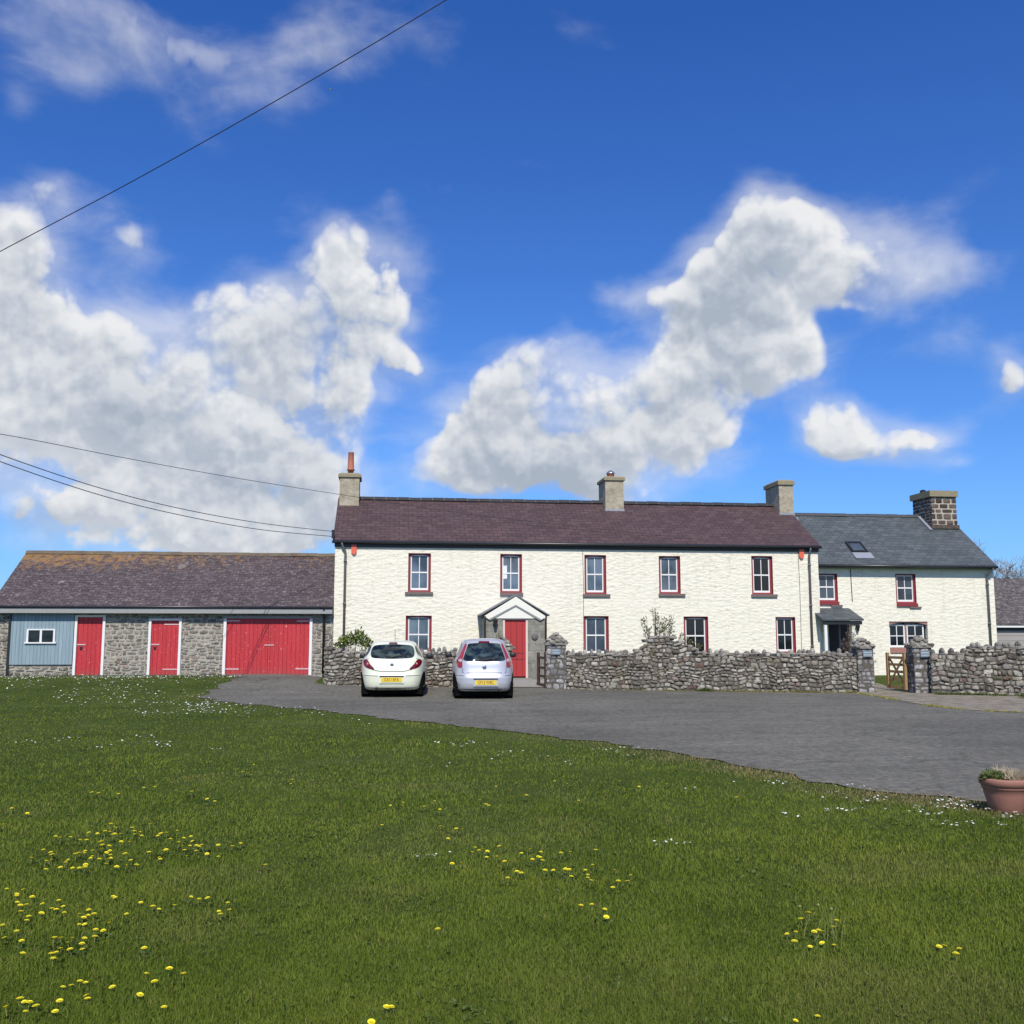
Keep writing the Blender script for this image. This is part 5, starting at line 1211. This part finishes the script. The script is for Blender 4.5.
for _ in range(900):      # tufts along the ragged join of path and drive
    k_ = r.randrange(len(pe)-1); t_ = r.random(); a_, b_ = pe[k_], pe[k_+1]; x = a_[0]+(b_[0]-a_[0])*t_; y = a_[1]+(b_[1]-a_[1])*t_
    if math.sin(x*2.1)+math.sin(x*5.3+1) < .1: continue
    x += r.gauss(0, .08); y += r.gauss(0, .10); d = Vector((r.gauss(0, .6), r.gauss(0, .6), 1)).normalized(); s_ = Vector((.012, 0, 0)); p = Vector((x, y, .015)); ms.add([p-s_, p+s_, p+d*r.uniform(.02, .06)], [(0, 1, 2)], a=r.random())
tag(ms.build('moss', M['moss'], None, attr=True), kind='stuff', label='yellow green moss along the wall foot and the path edge', cat='moss')
ms = MB(); strip_weeds(935, 1040, 900, 1.2, .13); strip_weeds(695, 712, 90, 1, .2); strip_weeds(1020, 1040, 100, 5, .1)
tag(ms.build('weeds', M['weed'], None, attr=True), kind='stuff', label='green weeds growing against the right hand wall', cat='weeds')

# broad leaved weeds (plantain, clover, dandelion leaves) mixed into the lawn
wl = MB(); r = random.Random(91); wpx = []
for _ in range(46):
    cx_, cy_ = r.uniform(0, 1024), r.uniform(770, 1024)
    for _k in range(r.randint(3, 16)): wpx.append((cx_+r.gauss(0, 26), cy_+r.gauss(0, 9)))
for _ in range(160): wpx.append((r.uniform(0, 1024), r.uniform(760, 1024)))
for a_, b_ in wpx:
    x, y = ongr(a_, b_)
    if inside(poly, np.array([x]), np.array([y]))[0]: continue
    for q in range(r.randint(4, 8)):
        t = r.uniform(0, 6.28); l = r.uniform(.02, .05); d_ = Vector((math.cos(t), math.sin(t), r.uniform(.25, .8))).normalized(); s_ = Vector((-d_.y, d_.x, r.uniform(-.3, .3))).normalized()*l*.16
        p = Vector((x, y, .004)); wl.add([p, p+d_*l*.45+s_, p+d_*l+Vector((0, 0, -.006)), p+d_*l*.45-s_], [(0, 1, 2, 3)], a=r.random())
WEED = leafmat('weed_leaf', (.045, .085, .015), (.15, .19, .06)); WEED[2].inputs['Specular IOR Level'].default_value = .05; WEED = WEED[0]
tag(wl.build('lawn_weeds', WEED, None, attr=True), kind='stuff', label='broad leaved weeds growing among the lawn grass', cat='weeds')

# dandelions
a7 = """455 5,470 12,430 28,450 30,465 35,480 18,462 45,495 35,540 12,548 30,570 30,555 38,615 5,660 42,672 38,685 35,650 50,695 62,725 28,578 42,225 50,243 58,285 50,322 62,355 62,370 32,398 40,408 75,420 68,440 85,492 72,528 75,415 100,425 88,727 80,747 60,745 90,775 88,795 65,803 85,812 88,835 90,850 118,810 110,757 105,765 132,785 50,893 83,895 135,985 80,950 85,610 110,662 105,682 100,655 135,655 145,128 136,182 108,212 110,217 122,222 122,183 185,180 150,197 145,282 142,265 160,250 175,275 155,310 125,322 118,352 110,350 120,382 108,380 128,370 140,405 142,430 118,440 140,430 158,455 125,455 138,450 108,475 168,516 126,538 142,515 172,555 160,300 182,325 182,345 182,348 168"""
b7 = """28 268,62 280,65 295,98 268,65 322,78 328,108 330,132 300,83 353,105 392,118 375,162 358,180 328,243 314,262 335,262 363,230 343,212 343,462 290,475 300,578 315,628 332,648 347,710 335,772 300,812 310,858 300,935 320,897 357,905 362,942 352,522 368,457 402,323 363,340 375,358 372,366 353,386 366,322 409,352 402,428 438,384 438,387 456,10 418,67 438,28 458,90 480,88 522,252 462,220 473,283 483,290 465,340 467,333 493,342 518,250 505,294 508,235 522,208 532,211 555,593 508"""
c7 = """692 588,593 615,638 638,752 616,325 637,350 642,294 657,249 668,467 658,565 695,246 717,365 695,360 710,228 760,81 707,115 730,105 722,152 738,163 733,38 756,100 772,672 748"""
d6 = "270 385,290 388,305 383,345 388,420 370,450 372,562 385,595 405,610 403,628 410,78 445,35 435,10 484,745 306,727 332,713 328,855 352,855 362,778 596,703 537,640 540,360 260,328 262,250 245,240 255"
e8 = "104 86,155 65,152 72,122 72,217 78,262 87,247 62,93 130,265 135,283 167,330 142,312 144,297 243,325 240,365 194,380 208,357 213,390 203,398 206,442 194,400 222,430 222,440 250,455 237,460 287,488 263,503 267,505 212,527 200,533 232,550 225,557 212,558 225,560 235,568 265,597 262,617 215,642 210,630 262,643 265,645 277,688 262,695 278,693 285,700 293,720 203,711 248,768 310,783 297,812 292,825 275,777 262,674 366,709 362,740 375,745 395,395 70,407 72,382 55,428 20,515 45,472 30,803 28,790 3,845 18,925 10,665 60,600 3,635 10"
e9 = "260 436,102 658,115 667,58 704"
f8 = "280 487,299 507,303 482,323 436,343 422,372 472,361 483,391 477,347 520,393 510,418 462,430 443,428 522"
h8 = "753 520,767 520,822 528,807 552"
i8 = "296 755,371 740,118 55"
def P_(s, ox, oy, k): return [(ox+float(q.split()[0])/k, oy+float(q.split()[1])/k) for q in s.split(',')]
groups = [(P_(a7, 0, 824, 4.096), 'yellow dandelion in the densest patch of flowers, left part of the lawn'),
          (P_(b7, 0, 824, 4.096), 'yellow dandelion in the loose band of flowers below the densest patch, by the left edge'),
          (P_(c7, 0, 824, 4.096), 'yellow dandelion near the bottom left corner of the lawn'),
          (P_(d6, 0, 660, 2.926), 'small far dandelion scattered thinly on the left half of the lawn, above the dense patch'),
          (P_(e8, 350, 780, 2.926), 'small yellow dandelion on the middle of the lawn between the drive and the bare patch'),
          (P_(e9, 350, 780, 2.926), 'near dandelion standing alone at the bottom middle of the lawn'),
          (P_(f8, 700, 780, 3.16), 'yellow dandelion in the tight clump with dead stalks on the right of the lawn'),
          (P_(h8, 700, 780, 3.16), 'yellow dandelion in the little group of four at the lower right of the lawn'),
          (P_(i8, 700, 780, 3.16), 'lone dandelion apart from the clumps on the right side of the lawn')]
petal = simple('dandelion_petals', (.86, .76, .03), .7, var=.12, vscale=60)
stemm = simple('dandelion_stem', (.20, .22, .07), .7)
def make_dandelion():
    root = thing('dandelion', 'x', 'dandelion', (0, 0, 0), group='dandelions scattered over the lawn', local=True)
    MB().tube([(0, 0, -.01), (.003, .002, .03), (.0, 0, .052)], .0022, 5).build('stem', stemm, root)
    m_ = MB(); r_ = random.Random(2)
    for ring, (nn_, l, up) in enumerate(((13, .017, .15), (11, .0135, .5), (8, .009, 1.1), (5, .005, 2))):
        for i in range(nn_):
            a = 2*math.pi*(i+ring*.4)/nn_; d = Vector((math.cos(a), math.sin(a), up)).normalized(); s_ = Vector((-math.sin(a), math.cos(a), 0))*.0033; p = Vector((0, 0, .052))
            m_.add([p-s_*.5, p+s_*.5, p+d*l+s_, p+d*l*1.06, p+d*l-s_], [(0, 1, 2, 3, 4)])
    m_.lathe([(.004, .047), (.0075, .051), (.008, .054)], (0, 0, 0), 8)
    m_.build('flower_head', petal, root)
    lf = MB()
    for i in range(9):
        a = 6.28*i/9+r_.uniform(-.2, .2); l = r_.uniform(.045, .09); d = Vector((math.cos(a), math.sin(a), r_.uniform(.1, .45))).normalized(); s_ = Vector((-math.sin(a), math.cos(a), 0)); w_ = .006; p = Vector((0, 0, .002))
        lf.add([p, p+d*l*.4+s_*w_, p+d*l*.5+s_*w_*.5, p+d*l*.7+s_*w_*1.5, p+d*l, p+d*l*.7-s_*w_*1.5, p+d*l*.5-s_*w_*.5, p+d*l*.4-s_*w_], [(0, 1, 2, 3, 4, 5, 6, 7)], a=r_.random())
    lf.build('leaf_rosette', WEED, root, attr=True); return root
proto = None; r = random.Random(8); nd = 0; seen = []
for pts, lab in groups:
    for (a, b) in pts:
        a += r.uniform(-.3, .3); b += r.uniform(-.2, .2)
        d_ = ray(a, b); sc_ = r.uniform(.62, .92); t = (CAMZ-.05)/-d_.z; sc_ *= 1.0+.015*d_.y*t; t = (CAMZ-.053*sc_)/-d_.z; x, y = d_.x*t, d_.y*t
        if any(abs(x-q[0])+abs(y-q[1]) < .02 for q in seen): continue
        seen.append((x, y)); nd += 1
        if nd > 298: break
        if proto is None:
            proto = make_dandelion(); proto['label'] = lab; proto.location = (x, y, g(x, y)); o = proto
        else:
            o = copy_thing(proto, (x, y, g(x, y)), r.uniform(0, 6.28), sc_, lab); o.rotation_euler = (r.gauss(0, .13), r.gauss(0, .13), r.uniform(0, 6.28)); o.scale.z = sc_*r.uniform(.8, 1.15)
print('dandelions', nd)
# dead stalks in the clump on the right
q = ongr(828, 940); ds = thing('dead_stalks', 'thin dry flower stalks standing in the dandelion clump on the right of the lawn', 'stalks', (q[0], q[1], 0))
m_ = MB()
for i in range(9):
    x = q[0]+r.gauss(0, .05); y = q[1]+r.gauss(0, .06); h_ = r.uniform(.08, .2); m_.tube([(x, y, 0), (x+r.gauss(0, .012), y, h_*.5), (x+r.gauss(0, .03), y, h_)], [.0022, .0018, .0012], 4)
    if i < 3: m_.lathe([(.004, -.004), (.009, .004), (.004, .012)], (m_.v[-1][0], y, h_), 6)
m_.build('stalk', stemm, ds)

# ================================================================ OVERHEAD CABLES
def cable(label, pts, rad, n=24):
    # pts: (px, py, depth) survey points, in order; smooth curve between them
    W3 = []
    for (px, py, dep_) in pts:
        d = ray(px, py); t = dep_/d.dot(FH); W3.append(CAM+d*t)
    out = []
    for i in range(len(W3)-1):
        p0 = W3[max(0, i-1)]; p1, p2 = W3[i], W3[i+1]; p3 = W3[min(len(W3)-1, i+2)]
        for k_ in range(n):
            t = k_/n; out.append(.5*((2*p1)+(-p0+p2)*t+(2*p0-5*p1+4*p2-p3)*t*t+(-p0+3*p1-3*p2+p3)*t**3))
    out.append(W3[-1]); m_ = MB(); m_.tube(out, rad, 6); o = m_.build('overhead_cable', M['cable'], None, True); tag(o, label, 'cable', 'overhead cables')
# real catenary-like sag comes from surveyed mid points
cable('topmost black overhead cable crossing the sky from the left edge up to the top', [(-140, 327, 14.5), (0, 251.5, 14), (120, 188, 13.5), (230, 127, 13), (340, 63.5, 12.5), (446, 0, 12), (600, -94, 11.5)], .0065)
cable('highest of the three left cables, passing in front of the end chimney', [(-120, 418, 21.5), (0, 434, 24), (120, 457, 27.6), (230, 477, 31.6), (340, 494.5, 36.2), (465, 513.5, 37.0), (577, 526.5, 37.0), (690, 538.5, 36.9)], .0085)
cable('middle of the three cables on the left, meeting the farmhouse eaves corner', [(-120, 408, 21.6), (0, 454.5, 23.8), (100, 488, 26.5), (180, 508.5, 28.9), (260, 523, 32.5), (333, 531.5, 35.6)], .011)
cable('lowest of the three cables on the left, meeting the farmhouse eaves corner', [(-120, 414, 21.6), (0, 461.5, 23.8), (100, 495, 26.5), (180, 515, 28.9), (260, 529.5, 32.5), (333, 536.5, 35.6)], .011)
MB_ = MB(); x, z = on(333.5, 534, F-.1); br_ = MB_.box(x-.06, x+.03, F-.2, F+.05, z-.14, z+.14).build('cable_bracket', M['dark'], house)
# a gull far up
d = ray(330.5, 89.5); p = CAM+d*95; m_ = MB(); p = CAM+d*190; m_.tube([p+Vector((-.05, -.25, 0)), p, p+Vector((.05, .25, .02))], [.03, .09, .02], 6)
m_.add([p+Vector((0, -.08, .02)), p+Vector((0, .1, .02)), p+Vector((-.5, .05, .12)), p+Vector((-.3, -.1, .12))], [(0, 1, 2, 3)]); m_.add([p+Vector((0, -.08, .02)), p+Vector((0, .1, .02)), p+Vector((.5, .05, .12)), p+Vector((.3, -.1, .12))], [(0, 1, 2, 3)])
tag(m_.build('bird', M['white']), 'tiny pale bird high up in the blue sky', 'bird')

# ================================================================ SUN AND SKY
SEL = R(47); saz = R(180+6)      # sun is almost straight behind the viewer
sv = Vector((math.sin(saz)*math.cos(SEL), math.cos(saz)*math.cos(SEL), math.sin(SEL)))
sd = bpy.data.lights.new('sun', 'SUN'); sd.energy = 4.5; sd.angle = R(.53); sd.color = (1, .93, .82)
so = bpy.data.objects.new('sun', sd); COL.objects.link(so); so.rotation_euler = sv.to_track_quat('Z', 'Y').to_euler()
w = bpy.data.worlds.new('World'); sc.world = w; w.use_nodes = True; nt = w.node_tree
bg = nt.nodes['Background']; bg.inputs['Strength'].default_value = .10
sky = nt.nodes.new('ShaderNodeTexSky'); sky.sky_type = 'NISHITA'; sky.sun_disc = False; sky.sun_elevation = SEL; sky.sun_rotation = saz
sky.air_density = 1.0; sky.dust_density = .3; sky.ozone_density = 2.5
tc = nt.nodes.new('ShaderNodeTexCoord'); dirv = tc.outputs['Generated']
sp = nt.nodes.new('ShaderNodeSeparateXYZ'); L(nt, dirv, sp.inputs[0])
AZ = lambda d: math.atan2(d.x, d.y); EL = lambda d: math.asin(d.z)
azn = math_(nt, 'ARCTAN2', sp.outputs['X'], sp.outputs['Y']); eln = math_(nt, 'ARCSINE', sp.outputs['Z'])
uvn = nt.nodes.new('ShaderNodeCombineXYZ'); L(nt, azn, uvn.inputs['X']); L(nt, eln, uvn.inputs['Y'])
blobs = [(340,240,42,40,1.0),(372,290,62,42,1.0),(290,312,80,48,1.0),(225,345,90,58,1.1),(330,355,65,45,1.0),(40,365,85,75,1.1),(125,375,85,60,1.1),(60,430,120,48,1.1),(200,425,110,55,1.1),(292,445,70,36,1.0),(340,412,34,26,.65),
 (180,485,100,32,.8),(290,492,60,22,.7),(150,530,160,34,.95),(290,535,90,30,1.0),(330,505,50,30,.8),(320,480,30,20,.6),(18,245,48,55,1.0),(50,190,30,24,.7),(128,228,42,32,.8),(8,300,50,36,.9),(60,28,80,36,.36),(30,60,60,30,.22),(150,75,95,45,.36),(140,20,120,30,.34),(300,50,125,36,.38),(395,22,80,36,.34),
 (240,85,100,45,.32),(435,195,24,24,.40),(395,215,20,16,.5),(405,365,22,16,.7),(15,105,30,22,.5),(548,345,36,28,1.0),(515,388,60,42,1.1),(540,432,50,40,.8),(520,450,50,30,.6),(475,435,42,40,1.0),(585,435,100,46,1.15),(650,405,80,45,1.0),(500,470,85,34,1.0),(600,470,90,28,.9),(700,432,50,26,.9),(690,372,60,36,.9),(640,490,30,18,.7),
 (765,222,50,38,1.0),(715,262,58,40,.9),(800,250,60,38,.9),(645,298,48,18,.8),(868,272,66,34,1.15),(918,288,58,26,1.0),(755,325,50,48,1.1),(705,305,40,26,.7),(735,300,50,35,.9),(690,325,40,24,.5),(775,370,40,28,.9),(720,350,50,36,.9),(845,420,46,32,1.15),(832,448,36,24,.7),(895,438,46,24,.85),(1016,368,34,30,1.0),(1005,408,50,20,.45),(940,430,42,14,.35),(945,460,30,10,.4),
 (52,505,34,18,.9),(600,20,70,30,.35),(905,340,120,24,.3),(950,200,150,30,.22)]
bl3 = []
for (x, y, rx, ry, wt) in blobs:
    d = ray(x, y); de = ray(x+rx, y); dn = ray(x, y-ry); bl3.append((AZ(d), EL(d), 1/abs(AZ(de)-AZ(d)), 1/abs(EL(dn)-EL(d)), wt))
gt = bpy.data.node_groups.new('cloud_density', 'ShaderNodeTree')
gt.interface.new_socket('UV', in_out='INPUT', socket_type='NodeSocketVector'); gt.interface.new_socket('Density', in_out='OUTPUT', socket_type='NodeSocketFloat'); gt.interface.new_socket('Mass', in_out='OUTPUT', socket_type='NodeSocketFloat')
gi = gt.nodes.new('NodeGroupInput'); go = gt.nodes.new('NodeGroupOutput')
def vm(t, op, a, b=None, c=None, s_=None):
    m = t.nodes.new('ShaderNodeVectorMath'); m.operation = op
    for k_, v in zip(m.inputs, (a, b, c)):
        if v is None: continue
        if hasattr(v, 'is_output'): t.links.new(v, k_)
        else: k_.default_value = v
    if s_ is not None: m.inputs['Scale'].default_value = s_
    return m
def gnoise(t, vec, scale, det, rough, out='Fac'):
    n_ = t.nodes.new('ShaderNodeTexNoise'); n_.inputs['Scale'].default_value = scale; n_.inputs['Detail'].default_value = det; n_.inputs['Roughness'].default_value = rough; t.links.new(vec, n_.inputs['Vector']); return n_.outputs[out]
uv = gi.outputs['UV']
wc = gnoise(gt, uv, 9, 3, .5, 'Color'); wo = vm(gt, 'SUBTRACT', wc, (.5, .5, .5)).outputs[0]; uvw = vm(gt, 'MULTIPLY_ADD', wo, (.09, .07, .0), uv).outputs[0]
acc = None
for (a, e, ia, ie, wt) in bl3:
    q_ = vm(gt, 'MULTIPLY_ADD', uvw, (ia, ie, 0), (-a*ia, -e*ie, 0)).outputs[0]
    dt = vm(gt, 'DOT_PRODUCT', q_, q_).outputs['Value']
    ex = math_(gt, 'POWER', .40, dt)
    acc = math_(gt, 'MULTIPLY', ex, wt) if acc is None else math_(gt, 'MULTIPLY_ADD', ex, wt, acc)
mass = math_(gt, 'SUBTRACT', 1.0, math_(gt, 'POWER', .33, acc))      # soft saturation of overlapping puffs
wc2 = gnoise(gt, uv, 22, 2, .5, 'Color'); uv2 = vm(gt, 'MULTIPLY_ADD', vm(gt, 'SUBTRACT', wc2, (.5, .5, .5)).outputs[0], (.018, .018, 0), uv).outputs[0]
n1 = gnoise(gt, uv2, 8, 7, .58)
def puffs(scale, sm):      # rounded billows: inverted cell distance
    vo = gt.nodes.new('ShaderNodeTexVoronoi'); vo.feature = 'F1'; vo.voronoi_dimensions = '2D'; vo.inputs['Scale'].default_value = scale; gt.links.new(uv2, vo.inputs['Vector'])
    return math_(gt, 'SUBTRACT', .42, math_(gt, 'MULTIPLY', vo.outputs['Distance'], 1.0))
den = math_(gt, 'ADD', mass, math_(gt, 'MULTIPLY', math_(gt, 'SUBTRACT', n1, .5), 1.0))
for sc__, am in ((13, .36), (29, .21), (62, .11), (130, .055)):
    den = math_(gt, 'MULTIPLY_ADD', puffs(sc__, .25), am, den)
gt.links.new(den, go.inputs['Density']); gt.links.new(mass, go.inputs['Mass'])
def grp(vec):
    n_ = nt.nodes.new('ShaderNodeGroup'); n_.node_tree = gt; L(nt, vec, n_.inputs[0]); return n_
ga = grp(uvn.outputs[0]); gb = grp(vm(nt, 'ADD', uvn.outputs[0], (.004, .012, 0)).outputs[0])
def mrange(x, a, b, c=0, d=1, smooth=True):
    m = nt.nodes.new('ShaderNodeMapRange'); m.interpolation_type = 'SMOOTHSTEP' if smooth else 'LINEAR'; L(nt, x, m.inputs[0])
    for i, v in zip((1, 2, 3, 4), (a, b, c, d)): m.inputs[i].default_value = v
    return m.outputs[0]
wisp = noise(nt, vm(nt, 'MULTIPLY', uvn.outputs[0], (1, 1.9, 1)).outputs[0], 6.5, 6, .56, .25)
veil = math_(nt, 'MULTIPLY', mrange(math_(nt, 'ADD', ga.outputs[1], math_(nt, 'MULTIPLY', math_(nt, 'SUBTRACT', wisp, .5), 1.5)), .20, 1.05), .62)
ew = mrange(noise(nt, uvn.outputs[0], 5.5, 2, .5), .38, .62, 1.7, 4.8)
soft = math_(nt, 'MULTIPLY', math_(nt, 'SUBTRACT', ga.outputs[0], .42), ew, clamp=True); soft = math_(nt, 'MULTIPLY', mrange(soft, 0, 1), mrange(ga.outputs[1], .50, .66))
alpha = math_(nt, 'MAXIMUM', soft, veil)
grad = math_(nt, 'SUBTRACT', ga.outputs[0], gb.outputs[0])
lit = mrange(grad, -.12, .14, 0, 1, False)
thick = mrange(gb.outputs[1], .55, 1.02)
lum = math_(nt, 'ADD', math_(nt, 'MULTIPLY', lit, .50), math_(nt, 'MULTIPLY', math_(nt, 'SUBTRACT', 1, thick), .42))
lum = math_(nt, 'ADD', lum, math_(nt, 'MULTIPLY', math_(nt, 'SUBTRACT', noise(nt, vm(nt, 'MULTIPLY', uvn.outputs[0], (1, 1.5, 1)).outputs[0], 7, 5, .55), .44), 1.5))
ccol = ramp(nt, lum, [(.0, (4.0, 4.6, 5.5)), (.30, (5.2, 5.7, 6.5)), (.55, (6.5, 6.85, 7.4)), (.95, (8.4, 8.5, 8.7))])
hs = nt.nodes.new('ShaderNodeHueSaturation'); hs.inputs['Saturation'].default_value = 1.0; hs.inputs['Value'].default_value = 1.0; hs.inputs['Hue'].default_value = .50; L(nt, sky.outputs[0], hs.inputs['Color'])
blue = mixc(nt, 1.0, hs.outputs[0], (.60, 1.0, 1.42), 'MULTIPLY')
blue = mixc(nt, 1.0, blue, ramp(nt, sp.outputs['Z'], [(0.0, (.72, .78, .95)), (.12, (.82, .84, 1.0)), (.30, (.72, .82, 1.03)), (.60, (.47, .70, 1.05))]), 'MULTIPLY')
cc = mixc(nt, alpha, blue, ccol); L(nt, cc, bg.inputs['Color'])
# the cloud banks stand in the northern sector only; the rest of the sky carries plain scattered cloud (cheap to evaluate)
bg2 = nt.nodes.new('ShaderNodeBackground'); bg2.inputs['Strength'].default_value = .10
cn = noise(nt, vm(nt, 'MULTIPLY', dirv, (1, 1, 2.2)).outputs[0], 2.6, 5, .55)
L(nt, mixc(nt, mrange(cn, .52, .62), blue, (6.3, 6.6, 7.2)), bg2.inputs['Color'])
hl = nt.nodes.new('ShaderNodeVectorMath'); hl.operation = 'NORMALIZE'; L(nt, vm(nt, 'MULTIPLY', dirv, (1, 1, 0)).outputs[0], hl.inputs[0])
dt_ = vm(nt, 'DOT_PRODUCT', hl.outputs[0], tuple(FH)).outputs['Value']
sect = math_(nt, 'MULTIPLY', math_(nt, 'GREATER_THAN', dt_, math.cos(R(46))), math_(nt, 'LESS_THAN', math_(nt, 'ABSOLUTE', math_(nt, 'SUBTRACT', sp.outputs['Z'], .33)), .34))
mxs = nt.nodes.new('ShaderNodeMixShader'); L(nt, sect, mxs.inputs[0]); L(nt, bg2.outputs[0], mxs.inputs[1]); L(nt, bg.outputs[0], mxs.inputs[2]); L(nt, mxs.outputs[0], nt.nodes['World Output'].inputs[0])
w.cycles.sampling_method = 'MANUAL'; w.cycles.sample_map_resolution = 256

for o in LOCALS:
    if '_local' in o: del o['_local']
for o in bpy.data.objects:
    if '_local' in o: del o['_local']
sc.cycles.max_bounces = 5; sc.cycles.diffuse_bounces = 3; sc.cycles.glossy_bounces = 3; sc.cycles.transmission_bounces = 2
sc.view_settings.view_transform = 'Standard'; sc.view_settings.look = 'None'; sc.view_settings.exposure = 0.0; sc.view_settings.gamma = 1
